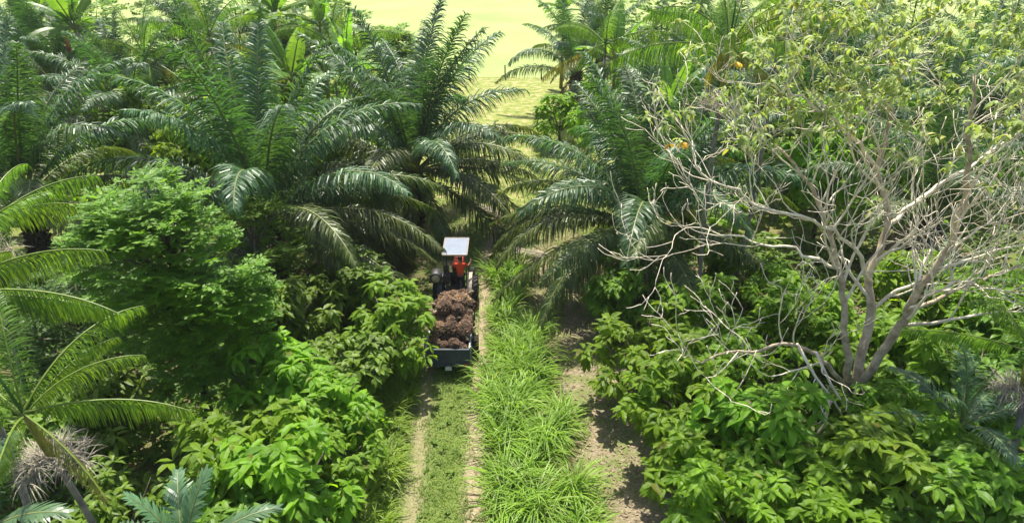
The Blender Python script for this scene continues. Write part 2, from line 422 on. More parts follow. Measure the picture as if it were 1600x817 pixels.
def slender_palm(base, top, label, seed, nf=10, scale=1.0, rot=0, pans=(0, 2, 4), shaft=.95, r=.075, group='slender palms with dry panicles', spear=True, curve=.3, extra=(), cmax=5):
    """thin trunk from base to top, then crown shaft, feathery leaves and dry flower brooms below the shaft"""
    g = random.Random(seed); base, top = Vector(base), Vector(top)
    t = thing('slender_palm', label, 'palm', base, 0, group)
    v = top-base; mb = MB()
    side = Vector((v.y, -v.x, 0)).normalized()*curve if abs(v.x)+abs(v.y) > .01 else Vector((0, 0, 0))
    pts = [tuple(v*k/8+side*math.sin(math.pi*k/8)) for k in range(9)]
    mb.tube(pts, [r*1.35]+[r]*8, 9); mb.build('trunk', M['grey_trunk'], t, True)
    d = (Vector(pts[8])-Vector(pts[7])).normalized()
    sh = MB(); q = [v+d*(shaft*k/4) for k in range(5)]
    sh.tube([tuple(x) for x in q], [r*1.0, r*1.25, r*1.15, r*.9, r*.7], 9); sh.build('crown_shaft', M['shaft'], t, True)
    c = q[4]
    if spear:
        sp = MB(); sp.tube([tuple(c+d*.1*-1), tuple(c+d*.9), tuple(c+d*1.9)], [r*.5, r*.4, .006], 6); sp.build('spear_leaf', M['spear'], t, True)
    for i in range(nf):
        qn = (i+.5)/nf
        f = link('frond', ACAI[min(cmax, int(qn*6))][g.randrange(2)], t)
        az = rot+i*2.39996+g.uniform(-.15, .15)
        f.location = c+Vector((.05*math.cos(az), .05*math.sin(az), -.12*qn)); s_ = scale*g.uniform(.9, 1.08); f.scale = (s_,)*3
        f.rotation_euler = (R(g.uniform(-10, 10)), 0, az)
    for ci, az, s_ in extra:
        f = link('frond', ACAI[ci][0], t); f.location = c; f.scale = (s_,)*3; f.rotation_euler = (0, 0, az)
    for k, a in enumerate(pans):
        p = link('dry_panicle', PAN[k % 3], t); p.location = v+d*-.05; p.rotation_euler = (0, R(g.uniform(-15, 25)), a); p.scale = (g.uniform(.95, 1.2),)*3
    return t

def shoot_points(g, n_lobes, lobe_r, rx, rz, per, floor=-.75):
    """tips of shoots on many small lobes that together make an uneven crown"""
    P, O = [], []
    for k in range(n_lobes):
        while True:
            d = unit(g.normal(size=3))
            if d[2] > floor: break
        c = d*np.array((rx, rx, rz))*g.uniform(.5, 1.0)
        lr = lobe_r*g.uniform(.7, 1.25)
        for q in range(per):
            u = unit(g.normal(size=3)+np.array((0, 0, .5))+d*.5)
            P.append(c+u*lr*np.array((1, 1, .75))*g.uniform(.55, 1.05)); O.append(u)
    return np.array(P), np.array(O)

def cacao_meshes(seed, mat, leaf=.50, n_lobes=24, per=10, rx=1.75, rz=1.55, lobe_r=.62, zc=2.3):
    g = np.random.default_rng(seed)
    P, O = shoot_points(g, n_lobes, lobe_r, rx, rz, per); P[:, 2] += zc; P[:, 2] = np.maximum(P[:, 2], .35)
    mb = MB()
    nl = 6
    k = len(P); az = (g.uniform(0, 6.28, k)[:, None]+np.arange(nl)*6.283/nl+g.uniform(-.4, .4, (k, nl))).ravel()
    tilt = g.uniform(-.9, .15, k*nl)
    D = np.stack([np.cos(az)*np.cos(tilt), np.sin(az)*np.cos(tilt), np.sin(tilt)], 1)+np.repeat(O, nl, 0)*.45
    N = np.stack([g.uniform(-.35, .35, k*nl), g.uniform(-.35, .35, k*nl), np.ones(k*nl)], 1)
    Lf = leaf*g.uniform(.65, 1.15, k*nl)
    add_leaves(mb, np.repeat(P, nl, 0)+g.normal(size=(k*nl, 3))*.04, D, N, Lf, Lf*.36, g.uniform(.2, .75, k*nl))
    crown = mb.mesh('cacao_crown', M[mat])
    tb = MB()
    tb.tube([(0, 0, -.1), (.05, .02, .5), (0, .05, 1.2)], [.10, .085, .07], 7)
    for i in range(7):
        a = i*.9+g.uniform(-.3, .3); e = np.array((math.cos(a)*rx*.75, math.sin(a)*rx*.75, zc+g.uniform(.2, 1.0)))
        tb.tube([(0, .05, 1.15), tuple(e*.4+np.array((0, 0, .75))), tuple(e)], [.055, .04, .015], 5)
    return crown, tb.mesh('cacao_trunk', M['bark'], True)
CAC = [cacao_meshes(600+k, 'cacao', (.42, .50, .54, .46)[k], (26, 24, 20, 28)[k], (11, 10, 9, 10)[k]) for k in range(4)]
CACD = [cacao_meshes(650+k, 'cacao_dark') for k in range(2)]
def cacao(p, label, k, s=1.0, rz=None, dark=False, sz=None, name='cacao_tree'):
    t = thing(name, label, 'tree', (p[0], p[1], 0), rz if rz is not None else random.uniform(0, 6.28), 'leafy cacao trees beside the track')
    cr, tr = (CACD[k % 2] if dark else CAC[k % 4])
    a = link('crown', cr, t); b = link('trunk', tr, t)
    t.scale = (s, s, sz or s)
    return t

# ------------------------------------------------------------------ ground and paths
def track_c(y): return -2.35+.012*(24-y)+.05*math.sin(y*.5)+(0 if y < 31 else .02*(y-31)**1.6)
def ground_mat():
    m, nt, b = new_mat('ground')
    tc = nt.nodes.new('ShaderNodeTexCoord'); v = tc.outputs['Object']
    litter = ramp(nt, noise(nt, 7, 8, .75, v), [(.3, (.05, .036, .022)), (.5, (.12, .085, .05)), (.7, (.26, .20, .13))])
    green = ramp(nt, noise(nt, 9, 8, .75, v), [(.3, (.05, .075, .018)), (.55, (.13, .16, .04)), (.75, (.24, .23, .09))])
    c = mixc(nt, ramp(nt, noise(nt, .35, 5, .65, v), [(.42, (0, 0, 0)), (.58, (1, 1, 1))]), litter, green)
    # open dry grass further along the track
    dry = ramp(nt, noise(nt, 1.2, 8, .7, v), [(.34, (.11, .15, .03)), (.5, (.21, .24, .06)), (.66, (.40, .31, .18))])
    sx = nt.nodes.new('ShaderNodeSeparateXYZ'); nt.links.new(v, sx.inputs[0])
    mr = nt.nodes.new('ShaderNodeMapRange'); mr.inputs[1].default_value = 34; mr.inputs[2].default_value = 44; nt.links.new(sx.outputs[1], mr.inputs[0])
    c = mixc(nt, mr.outputs[0], c, dry)
    nt.links.new(c, b.inputs['Base Color']); b.inputs['Roughness'].default_value = .95; b.inputs['Specular IOR Level'].default_value = .15
    bp = nt.nodes.new('ShaderNodeBump'); bp.inputs['Strength'].default_value = .7; bp.inputs['Distance'].default_value = .08
    nt.links.new(noise(nt, 14, 8, .75, v), bp.inputs['Height']); nt.links.new(bp.outputs[0], b.inputs['Normal'])
    return m
def sheet(name, xs, ys, z, mat, fx=None):
    V = []; 
    for y in ys:
        for x in xs: V.append((fx(x, y) if fx else x, y, z))
    nx = len(xs); F = [(j*nx+i, j*nx+i+1, (j+1)*nx+i+1, (j+1)*nx+i) for j in range(len(ys)-1) for i in range(nx-1)]
    mb = MB(); mb.add(V, F); o = mb.build(name, mat); o['kind'] = 'structure'
    return o
sheet('ground', np.linspace(-1500, 1500, 13), [-60, 0, 30, 60, 120, 300, 900, 2500], 0, ground_mat())

def edge_attr(o, vals):
    a = o.data.attributes.new('across', 'FLOAT', 'POINT'); a.data.foreach_set('value', np.asarray(vals, np.float32))
def track_mat(ruts=True):
    m, nt, b = new_mat('track' if ruts else 'litter path')
    tc = nt.nodes.new('ShaderNodeTexCoord'); v = tc.outputs['Object']
    at_ = nt.nodes.new('ShaderNodeAttribute'); at_.attribute_name = 'across'
    u = at_.outputs['Fac']
    def math_(op, a, b_=None):
        n = nt.nodes.new('ShaderNodeMath'); n.operation = op
        for s_, x in zip(n.inputs, (a, b_)):
            if x is None: continue
            if hasattr(x, 'is_linked'): nt.links.new(x, s_)
            else: s_.default_value = x
        return n.outputs[0]
    au = math_('ABSOLUTE', u)
    wob = math_('MULTIPLY', math_('SUBTRACT', noise(nt, 2.2, 8, .75, v), .5), .8)
    dirt = ramp(nt, noise(nt, 10, 9, .8, v), [(.3, (.14, .10, .06)), (.5, (.30, .235, .15)), (.7, (.46, .385, .27))])
    grass = ramp(nt, noise(nt, 12, 8, .8, v), [(.3, (.045, .08, .016)), (.5, (.11, .155, .03)), (.72, (.22, .23, .08))])
    if ruts:
        d = math_('ABSOLUTE', math_('SUBTRACT', au, .60))
        f = ramp(nt, math_('ADD', d, wob), [(.06, (1, 1, 1)), (.30, (0, 0, 0))])
        lf = ramp(nt, math_('ADD', math_('MULTIPLY', u, .5), math_('MULTIPLY', math_('SUBTRACT', noise(nt, 1.1, 5, .7, v), .5), 1.6)), [(-.1, (.6, .6, .6)), (.2, (1, 1, 1))])
        c = mixc(nt, math_('MULTIPLY', f, lf), grass, dirt)
    else:
        lit = ramp(nt, noise(nt, 9, 9, .8, v), [(.3, (.085, .066, .038)), (.5, (.22, .18, .11)), (.68, (.41, .35, .235))])
        c = mixc(nt, ramp(nt, noise(nt, .9, 5, .6, v), [(.44, (0, 0, 0)), (.56, (1, 1, 1))]), lit, mixc(nt, .3, grass, lit))
    nt.links.new(c, b.inputs['Base Color']); b.inputs['Roughness'].default_value = .95; b.inputs['Specular IOR Level'].default_value = .15
    bp = nt.nodes.new('ShaderNodeBump'); bp.inputs['Strength'].default_value = .8; bp.inputs['Distance'].default_value = .06
    nt.links.new(noise(nt, 16, 8, .8, v), bp.inputs['Height']); nt.links.new(bp.outputs[0], b.inputs['Normal'])
    tr = nt.nodes.new('ShaderNodeBsdfTransparent'); ms = nt.nodes.new('ShaderNodeMixShader')
    nt.links.new(ramp(nt, math_('ADD', au, wob), [(.86, (0, 0, 0)), (.93, (1, 1, 1))]), ms.inputs[0])
    nt.links.new(b.outputs[0], ms.inputs[1]); nt.links.new(tr.outputs[0], ms.inputs[2]); nt.links.new(ms.outputs[0], nt.nodes['Material Output'].inputs[0])
    return m
us = np.linspace(-1, 1, 9); ys = np.linspace(4, 41, 60)
o = sheet('dirt_track', us, ys, .004, track_mat(), lambda x, y: track_c(y)+x*1.65)
edge_attr(o, np.tile(us, len(ys)))
def side_c(y): return 4.0-.04*(y-16)-.0035*(y-16)**2
o = sheet('side_path', us, np.linspace(6, 36, 34), .008, track_mat(False), lambda x, y: side_c(y)+x*1.75)
edge_attr(o, np.tile(us, 34))
def pasture_mat():
    m, nt, b = new_mat('pasture')
    tc = nt.nodes.new('ShaderNodeTexCoord'); v = tc.outputs['Object']
    c = ramp(nt, noise(nt, .06, 8, .6, v), [(.3, (.20, .27, .085)), (.5, (.26, .31, .11)), (.7, (.30, .325, .14))])
    c = mixc(nt, ramp(nt, noise(nt, .9, 6, .7, v), [(.35, (.35, .35, .35)), (.7, (0, 0, 0))]), c, (.28, .34, .11))
    nt.links.new(c, b.inputs['Base Color']); b.inputs['Roughness'].default_value = .95; b.inputs['Specular IOR Level'].default_value = .1
    bp = nt.nodes.new('ShaderNodeBump'); bp.inputs['Strength'].default_value = .5; bp.inputs['Distance'].default_value = .1
    nt.links.new(noise(nt, 5, 6, .7, v), bp.inputs['Height']); nt.links.new(bp.outputs[0], b.inputs['Normal'])
    return m
sheet('pasture_field', np.linspace(-1400, 1400, 9), [84, 160, 400, 1000, 2400], .012, pasture_mat())

# ------------------------------------------------------------------ grass, undergrowth, litter
def scatter_ok(n, xr, yr, f):
    out = []
    while len(out) < n:
        x = rng.uniform(*xr); y = rng.uniform(*yr)
        if f(x, y): out.append((x, y))
    return np.array(out)
# short grass: track crown and shoulders, and thinly over the open ground
mb = MB()
def keep_short(x, y):
    u = (x-track_c(y))/1.65
    if abs(u) > 1.25: return rng.random() < .12
    d = abs(abs(u)-.6)
    return rng.random() < ((.05 if u > 0 else .12) if d < .10+.10*math.sin(y*2.3+x*5) else (1 if abs(u) < .5 else .75))
p = scatter_ok(30000, (-5.2, 1.0), (9, 33), keep_short)
P = np.concatenate([p, np.zeros((len(p), 1))], 1)
add_blades(mb, P, rng.uniform(0, 6.28, len(P)), rng.uniform(.5, 1.4, len(P)), rng.uniform(.05, .15, len(P))*(1+.8*np.clip(np.sin(p[:, 0]*3.1+p[:, 1]*1.3)*np.sin(p[:, 1]*2.1-p[:, 0]*1.7), 0, 1)), rng.uniform(.014, .026, len(P)), rng.uniform(.3, 1.4, len(P)), 2)
p = scatter_ok(15000, (-6, 9), (34, 62), lambda x, y: rng.random() < .5+.5*math.sin(x*1.3+y*.7)*math.sin(y*.9-x*.4))
P = np.concatenate([p, np.zeros((len(p), 1))], 1)
add_blades(mb, P, rng.uniform(0, 6.28, len(P)), rng.uniform(.6, 1.4, len(P)), rng.uniform(.15, .4, len(P)), rng.uniform(.03, .05, len(P)), rng.uniform(.3, 1.6, len(P)), 3)
p = scatter_ok(5000, (1.8, 6.5), (8, 34), lambda x, y: math.sin(x*2.1+y*1.1)+math.sin(y*1.7-x*.8) > .35)
P = np.concatenate([p, np.zeros((len(p), 1))], 1)
add_blades(mb, P, rng.uniform(0, 6.28, len(P)), rng.uniform(.6, 1.4, len(P)), rng.uniform(.08, .22, len(P)), rng.uniform(.016, .03, len(P)), rng.uniform(.3, 1.6, len(P)), 3)
tag(mb.build('short_grass', M['short']), 'short grass between and beside the wheel ruts', 'grass', None, 'stuff')

def tall_grass(spots, name, label, hmin=.9, hmax=1.5, per=70):
    mb = MB()
    for x, y, s in spots:
        n = int(per*s)
        a = rng.uniform(0, 6.28, n); r_ = .19*s*np.sqrt(rng.random(n))
        P = np.stack([x+r_*np.cos(a), y+r_*np.sin(a), np.zeros(n)], 1)
        az = a+rng.uniform(-.7, .7, n)
        add_blades(mb, P, az, rng.uniform(1.0, 1.52, n), rng.uniform(hmin, hmax, n)*s, rng.uniform(.032, .062, n), rng.uniform(1.0, 2.6, n), 6)
        # stems with leaves leaving them at half height
        k = n//2
        z0 = rng.uniform(.15, .75, k)*s; P2 = np.stack([x+rng.normal(0, .15, k)*s, y+rng.normal(0, .15, k)*s, z0], 1)
        add_blades(mb, P2, rng.uniform(0, 6.28, k), rng.uniform(.6, 1.3, k), rng.uniform(.5, .9, k)*s, rng.uniform(.02, .036, k), rng.uniform(1.3, 2.6, k), 5)
    return tag(mb.build(name, M['grass']), label, 'grass', None, 'stuff')
spots = []
for y in np.arange(10, 33, .68):
    lo = track_c(y)+1.98+.22*math.sin(y*1.7)+.15*math.sin(y*3.9); hi = side_c(y)-2.05+.3*math.sin(y*1.25+1)+.2*math.sin(y*3.1)
    if y > 27: hi = min(hi, lo+2.4-(y-27)*.28)
    for x in np.arange(lo, hi, .72):
        if rng.random() < .10: continue
        gap = abs(x-(lo+(hi-lo)*.56)) < .3 and y < 27
        if gap and rng.random() < .45: continue
        spots.append((x+rng.uniform(-.28, .28), y+rng.uniform(-.28, .28), rng.uniform(.5, 1.15)))
tall_grass(spots, 'tall_grass', 'strip of tall bright arching grass along the right of the track', 1.2, 2.0, 75)
spots = []
for y in np.arange(13.5, 23, .45):
    for x in np.arange(track_c(y)-3.4, track_c(y)-1.6, .5):
        if rng.random() < .72: spots.append((x+rng.uniform(-.2, .2), y+rng.uniform(-.2, .2), rng.uniform(.6, 1.1)))
tall_grass(spots, 'grass_fringe', 'fringe of long drooping grass between track and cacao trees')

def undergrowth(n, xr, yr, f, name, label, leaf=(.18, .4), hz=(.05, .8), mat='under'):
    mb = MB(); p = scatter_ok(n, xr, yr, f)
    nl = 7; k = n
    h = rng.uniform(*hz, k)
    P = np.repeat(np.concatenate([p, h[:, None]], 1), nl, 0)
    az = rng.uniform(0, 6.28, k*nl); tilt = rng.uniform(-.5, .6, k*nl)
    D = np.stack([np.cos(az)*np.cos(tilt), np.sin(az)*np.cos(tilt), np.sin(tilt)], 1)
    N = np.stack([rng.uniform(-.4, .4, k*nl), rng.uniform(-.4, .4, k*nl), np.ones(k*nl)], 1)
    L = rng.uniform(*leaf, k*nl)
    add_leaves(mb, P, D, N, L, L*rng.uniform(.3, .5, k*nl), rng.uniform(.1, .6, k*nl))
    return tag(mb.build(name, M[mat]), label, 'plants', None, 'stuff')
undergrowth(4200, (-30, -5.2), (8, 34), lambda x, y: x < track_c(y)-2.4-(1.5 if y > 26 else 0) and abs(x) < 5+y*.85, 'undergrowth', 'low dark leafy undergrowth left of the track', hz=(.05, 1.0))
undergrowth(3600, (4, 32), (8, 36), lambda x, y: x > side_c(y)+2.6 and abs(x) < 5+y*.85, 'ground_cover', 'low dark leafy ground cover right of the sandy path', hz=(.05, .9))
undergrowth(5200, (-62, 62), (36, 82), lambda x, y: (x < -7-(y-36)*.08 or x > 8) and abs(x) < 5+y*.8, 'far_undergrowth', 'leafy scrub growing between the palms further back', leaf=(.5, 1.0), hz=(.1, 3.2), mat='cacao')
mb = MB()
p = scatter_ok(5500, (1, 7.5), (8, 40), lambda x, y: abs(x-side_c(y)) < 2.6)
p2 = scatter_ok(5000, (-22, 22), (9, 34), lambda x, y: abs(x-track_c(y)) > 1.2)
p = np.concatenate([p, p2]); n = len(p)
P = np.concatenate([p, rng.uniform(.012, .05, n)[:, None]], 1); az = rng.uniform(0, 6.28, n)
add_leaves(mb, P, np.stack([np.cos(az), np.sin(az), rng.uniform(-.05, .25, n)], 1), np.stack([rng.uniform(-.4, .4, n), rng.uniform(-.4, .4, n), np.ones(n)], 1), rng.uniform(.06, .2, n), rng.uniform(.03, .075, n), .05)
tag(mb.build('leaf_litter', M['litter']), 'dry brown fallen leaves on the sandy path', 'leaves', None, 'stuff')

mb = MB()
p = scatter_ok(520, (-5.0, 6.0), (9, 36), lambda x, y: 1.0 < abs((x-track_c(y))/1.65) < 1.35 or (abs(x-track_c(y)) < .7 and rng.random() < .25) or abs(x-side_c(y)-1.3) < .4)
nl = 6; k = len(p); P = np.repeat(np.concatenate([p, rng.uniform(.03, .16, k)[:, None]], 1), nl, 0); az = rng.uniform(0, 6.28, k*nl)
add_leaves(mb, P, np.stack([np.cos(az), np.sin(az), rng.uniform(-.1, .6, k*nl)], 1), np.stack([rng.uniform(-.4, .4, k*nl), rng.uniform(-.4, .4, k*nl), np.ones(k*nl)], 1), rng.uniform(.08, .24, k*nl), rng.uniform(.04, .1, k*nl), .3)
tag(mb.build('weeds', M['under']), 'small broad leaved weeds along the track edges', 'weeds', None, 'stuff')

# ------------------------------------------------------------------ oil palms
oil_palm((-5.8, 38.6, 0), 3.7, 'big oil palm behind the tractor with tall upright fronds beside the open field', 11, 33, 1.2, .4, extra=((5, 12, 1.08), (6, -8, 1.05), (7, -24, 1.0), (8, -62, .9), (8, -85, .85), (7, -110, .95), (6, 195, 1.05), (7, 215, 1.0)))
oil_palm((-11.9, 31.0, 0), 3.7, 'big oil palm left of the tractor whose low fronds reach over its canopy', 12, 33, 1.25, 1.25, extra=((6, 14, 1.18), (7, 2, 1.12), (5, 32, 1.15), (6, 45, 1.15), (8, -78, 1.0), (7, -35, 1.0)))
oil_palm((6.3, 30.4, 0), 3.7, 'dark oil palm right of the track with low fronds hanging over the sandy path', 13, 35, 1.08, 2.1, extra=((6, 180, 1.0), (6, 196, 1.05), (7, 208, 1.08), (7, 222, 1.05), (8, 238, 1.0), (8, 262, .95), (5, 168, 1.0), (8, 290, .9)))
oil_palm((-24.0, 32.0, 0), 4.6, 'oil palm at the far left edge, behind the dense bright tree', 14, 28, 1.1, .9)
BG = [((6.0, 66, 0), 4.0, 'oil palm standing against the yellow field right of the gap, drooping left over it', 1.0, 5),
      ((-26, 47, 0), 4.6, 'oil palm directly in front of the banana plant with the red bud', 1.0, 0),
      ((-38, 58, 0), 5.0, 'oil palm in the far left corner beyond the banana plant', 1.0, 0),
      ((-22, 66, 0), 4.6, 'distant oil palm at the pasture edge left of the gap', 1.0, 0),
      ((11.5, 47, 0), 4.5, 'oil palm behind the dark palm, under the tall slender palm crown', 1.0, 0),
      ((18.5, 42, 0), 4.5, 'oil palm behind the bare branches of the grey tree', 1.05, 4),
      ((20.5, 31.5, 0), 3.6, 'pale dry fronded oil palm behind the right limb of the grey tree', .95, 9),
      ((28, 44, 0), 4.8, 'oil palm at the right edge behind the grey tree', 1.05, 4),
      ((16, 62, 0), 5.0, 'distant oil palm past the tall slender palm', 1.0, 0),
      ((30, 64, 0), 5.0, 'distant oil palm beyond the yellow crown of the grey tree', 1.0, 0),
      ((44, 60, 0), 5.0, 'distant oil palm in the far right corner', 1.0, 0)]
BG += [((-31, 70, 0), 5.5, 'distant oil palm behind the pale round tree on the left', 1.0, 0),
      ((-46, 66, 0), 5.5, 'outermost distant oil palm on the far left', 1.0, 0),
      ((9.5, 76, 0), 4.6, 'distant oil palm right behind the one against the field', .95, 0),
      ((36, 52, 0), 5.0, 'oil palm deep behind the grey tree at the right', 1.0, 0),
      ((23, 53, 0), 5.0, 'oil palm deep behind the middle of the grey tree', 1.0, 0)]
for k, (loc, zc, lab, sc, dry) in enumerate(BG):
    oil_palm(loc, zc, lab, 30+k, 25, sc, k*1.3, 0, 1, 'oil palms further back', dry)

FALL = [frond_mesh('fallen_frond', 5.2, 6, 14, 70, .7, .05, [M['rachis_dry'], M['oil_dry']], 480+k, .15, 4, .25, 20, .05, 55, (.2, -.25)[k]) for k in range(2)]
for k, (x, y, a, lab) in enumerate(((.3, 38.5, 2.2, 'dry fallen palm frond lying just beyond the tractor'), (2.2, 44.5, .4, 'dry fallen palm frond below the drooping right fronds of the tall palm'),
        (-.8, 48, 1.2, 'dry fallen palm frond on the grass in the gap, furthest down the track'), (3.6, 33.5, 2.8, 'dry fallen palm frond at the foot of the dark right palm'))):
    t = thing('fallen_frond', lab, 'palm frond', (x, y, .12), a); link('leaf_blade', FALL[k % 2], t)

# ------------------------------------------------------------------ slender palms
def sp(bpx, tpx, D0, D1, label, seed, **kw):
    b = at_d(bpx[0], bpx[1], D0); t = at_d(tpx[0], tpx[1], D1)
    return slender_palm((b.x, b.y, 0), t, label, seed, **kw)
t = at_d(1125, 165, 25.2)
slender_palm((8.05, 25.4, 0), t, 'tall slender palm right of the dark oil palm, grey panicles under its crown', 21, nf=12, scale=1.15, rot=.3, pans=(2.6, .3, 4.4, 5.4), shaft=2.2, r=.085)
t = at_d(1215, 60, 27.5)
slender_palm((9.7, 27.2, 0), t, 'tall slender palm behind the yellow leaves of the grey tree', 22, nf=10, scale=1.05, rot=1.1, pans=(1.0,), shaft=1.4, r=.08)
t = at_d(82, 715, 11.6)
slender_palm((t.x+.35, 11.3, 0), t, 'nearest slender palm with orange crown shaft and brown tipped leaves', 23, nf=7, scale=.8, rot=1.9, cmax=3, pans=(.2, 2.9, 1.6, 4.4), shaft=1.3, r=.07, extra=((4, .22, .95), (5, -.45, .75), (2, 1.1, .95)))
t = at_d(-70, 520, 13.2)
slender_palm((t.x+1.0, 11.4, 0), t, 'leaning slender palm at the left edge with a pale dry panicle', 24, nf=8, scale=1.0, rot=2.2, cmax=4, pans=(.1, 1.2, 5), shaft=.9, r=.09, extra=((4, .05, 1.15), (3, .3, 1.05)))
t = at_d(1600, 610, 15.5)
slender_palm((t.x-.9, 14.4, 0), t, 'leaning slender palm at the right edge with a tan panicle', 25, nf=8, scale=.9, rot=.8, pans=(3.1, 2.2, 4.2), shaft=1.2, r=.09)
t = at_d(-20, 400, 20)
slender_palm((t.x-.3, 19.7, 0), t, 'slender palm in front of the far left oil palm', 26, nf=10, cmax=3, scale=1.1, rot=.6, pans=(1,), shaft=1.0, r=.08)
t = at_d(520, 90, 56)
slender_palm((t.x, 56, 0), t, 'bright slender palm between the two big left oil palms', 27, nf=11, scale=1.5, rot=.6, pans=(), shaft=1.0, r=.09)
t = at_d(945, 90, 52)
slender_palm((t.x, 52, 0), t, 'bright slender palm behind the round bright bush', 28, nf=11, scale=1.45, rot=.2, pans=(), shaft=1.0, r=.09)

t = at_d(330, 75, 54)
slender_palm((t.x, 54, 0), t, 'bright slender palm behind the upright fronds of the large left palm', 29, nf=11, scale=1.5, rot=1.6, pans=(), shaft=1.0, r=.09)
t = at_d(230, 110, 50)
slender_palm((t.x, 50, 0), t, 'bright slender palm just right of the banana plant with the red bud', 31, nf=11, scale=1.4, rot=.9, pans=(), shaft=1.0, r=.09)
def rosette(meshes, loc, label, name, rot, n, scale, trunk_h, r=.09):
    t = thing(name, label, 'palm', (loc[0], loc[1], 0), 0)
    mb = MB(); mb.tube([(0, 0, -.05), (.03, 0, loc[2]*.5), (0, 0, loc[2])], [r*1.3, r, r*.9], 8); mb.build('trunk', M['grey_trunk'], t, True)
    for i in range(n):
        f = link('frond', meshes[min(len(meshes)-1, int((i+.5)/n*len(meshes)))], t)
        f.location = (0, 0, loc[2]); f.rotation_euler = (R(random.uniform(-8, 8)), 0, rot+i*2.39996); f.scale = (scale*random.uniform(.92, 1.08),)*3
    return t
rosette(YOUNG, at_d(1500, 665, 16.0), 'young palm with upright blue green fronds left of the leaning slender palm', 'young_palm', 2.7, 9, .95, 0)
rosette(BROAD, at_d(292, 880, 10.5), 'young palm with broad blue green leaflets rising from the lower edge', 'young_palm', .9, 8, .95, 0)
rosette(BROAD, at_d(-40, 850, 10.0), 'young palm with broad leaflets in the lower left corner', 'young_palm', .5, 8, 1.0, 0)
rosette(YOUNG, at_d(1480, 470, 26), 'small palm among the leafy trees beneath the right limb of the grey tree', 'young_palm', .2, 9, 1.0, 0)

# ------------------------------------------------------------------ banana plants
def banana_leaf_mesh(L, W, e0, dr, seed, dry=False):
    g = np.random.default_rng(seed); n = 15; s = np.linspace(0, 1, n)
    e = np.radians(e0-dr*s**1.3); T = np.stack([np.cos(e), 0*e, np.sin(e)], 1)
    P = np.concatenate([[(0, 0, 0)], np.cumsum(T[:-1]*L/(n-1), 0)])
    Nn = np.stack([-np.sin(e), 0*e, np.cos(e)], 1)
    mb = MB(); mb.tube(P, .045*(1-s)+.008, 5, 0, False)
    wd = W*.5*np.sin(np.pi*np.clip((s-.12)/.86, 0, 1)**.8)**.55
    for sd in (-1, 1):
        for i in range(2, n-1):
            a, b = i, i+1
            torn = g.random() < .35; gap = .9 if torn else 1.0
            dz = g.uniform(-.12, .02, 2)
            r0_, r1_ = wd[a], wd[b]
            p0, p1 = P[a], P[a]*(1-gap)+P[b]*gap
            yv = np.array((0, sd, 0.))
            m0 = p0+yv*r0_*.5+Nn[a]*.08*W; m1 = p1+yv*r1_*.5+Nn[b]*.08*W
            q0 = p0+yv*r0_+Nn[a]*dz[0]*W; q1 = p1+yv*r1_+Nn[b]*(dz[1] if torn else dz[0])*W
            mb.add([p0, p1, m1, m0, q1, q0], [(0, 1, 2, 3), (3, 2, 4, 5)], 1)
    return mb.mesh('banana_leaf', [M['rachis'], M['banana']])
BAN = [banana_leaf_mesh(2.9, .85, e0, dr, 700+k) for k, (e0, dr) in enumerate(((84, 20), (70, 45), (52, 60), (34, 60), (12, 55)))]
def banana(loc, label, rot, scale=1.0, bud=False, n=9):
    t = thing('banana_plant', label, 'plant', (loc[0], loc[1], 0), 0, 'banana plants behind the palms'); z = loc[2]
    mb = MB(); mb.tube([(0, 0, -.1), (.05, 0, z*.5), (0, 0, z+.3)], [.22, .17, .10], 9); mb.build('stem', M['shaft'], t, True)
    for i in range(n):
        f = link('leaf', BAN[min(4, int((i+.5)/n*5))], t); f.location = (0, 0, z+.2)
        f.rotation_euler = (R(random.uniform(-18, 18)), 0, rot+i*2.39996); f.scale = (scale*random.uniform(.9, 1.1),)*3
    if bud:
        b = MB(); b.tube([(.05, -.1, z+.2), (-.15, -.55, z+.25), (-.3, -.8, z-.25)], [.05, .045, .04], 6); st = b.build('fruit_stalk', M['shaft'], t, True)
        b = MB(); b.tube([(-.3, -.8, z-.15), (-.33, -.82, z-.5), (-.38, -.84, z-1.1), (-.42, -.85, z-1.6)], [.07, .20, .19, .02], 9); b.build('flower_bud', M['bud'], st, True)
        b = MB(); b.add([(.1, -.3, z), (.5, -.35, z-.1), (1.0, -.4, z-1.6), (.2, -.45, z-1.9), (1.3, -.5, z-2.1), (.5, -.5, z-2.4)], [(0, 1, 2, 3), (3, 2, 4, 5)]); b.build('dry_leaf', M['dry'], t)
for k, (px, py, D, sc, lab, bd) in enumerate(((118, 50, 58, 1.5, 'banana plant with a red hanging bud and broad pale leaves', True),
        (960, 100, 58, 1.5, 'banana plant behind the dark oil palm right of the gap', False),
        (500, 45, 60, 1.6, 'bright banana plant at the back behind the slender palm', False),
        (455, 130, 48, 1.5, 'bright banana plant directly behind the large left oil palm', False),
        (545, 120, 47, 1.4, 'bright banana plant between the two big oil palms, lowest of its clump', False),
        (430, 30, 62, 1.6, 'bright banana plant at the back above the large left oil palm', False),
        (1040, 190, 40, 1.3, 'bright banana plant just behind the dark palm right of the track', False),
        (1230, 20, 52, 1.6, 'bright banana plant at the top beside the yellow crown', False),
        (60, 20, 70, 1.2, 'banana plant at the pasture edge on the far left', False),
        (880, 20, 78, 1.1, 'distant banana plant beyond the drooping oil palm', False))):
    banana(at_d(px, py, D), lab, k*.9, sc, bd)

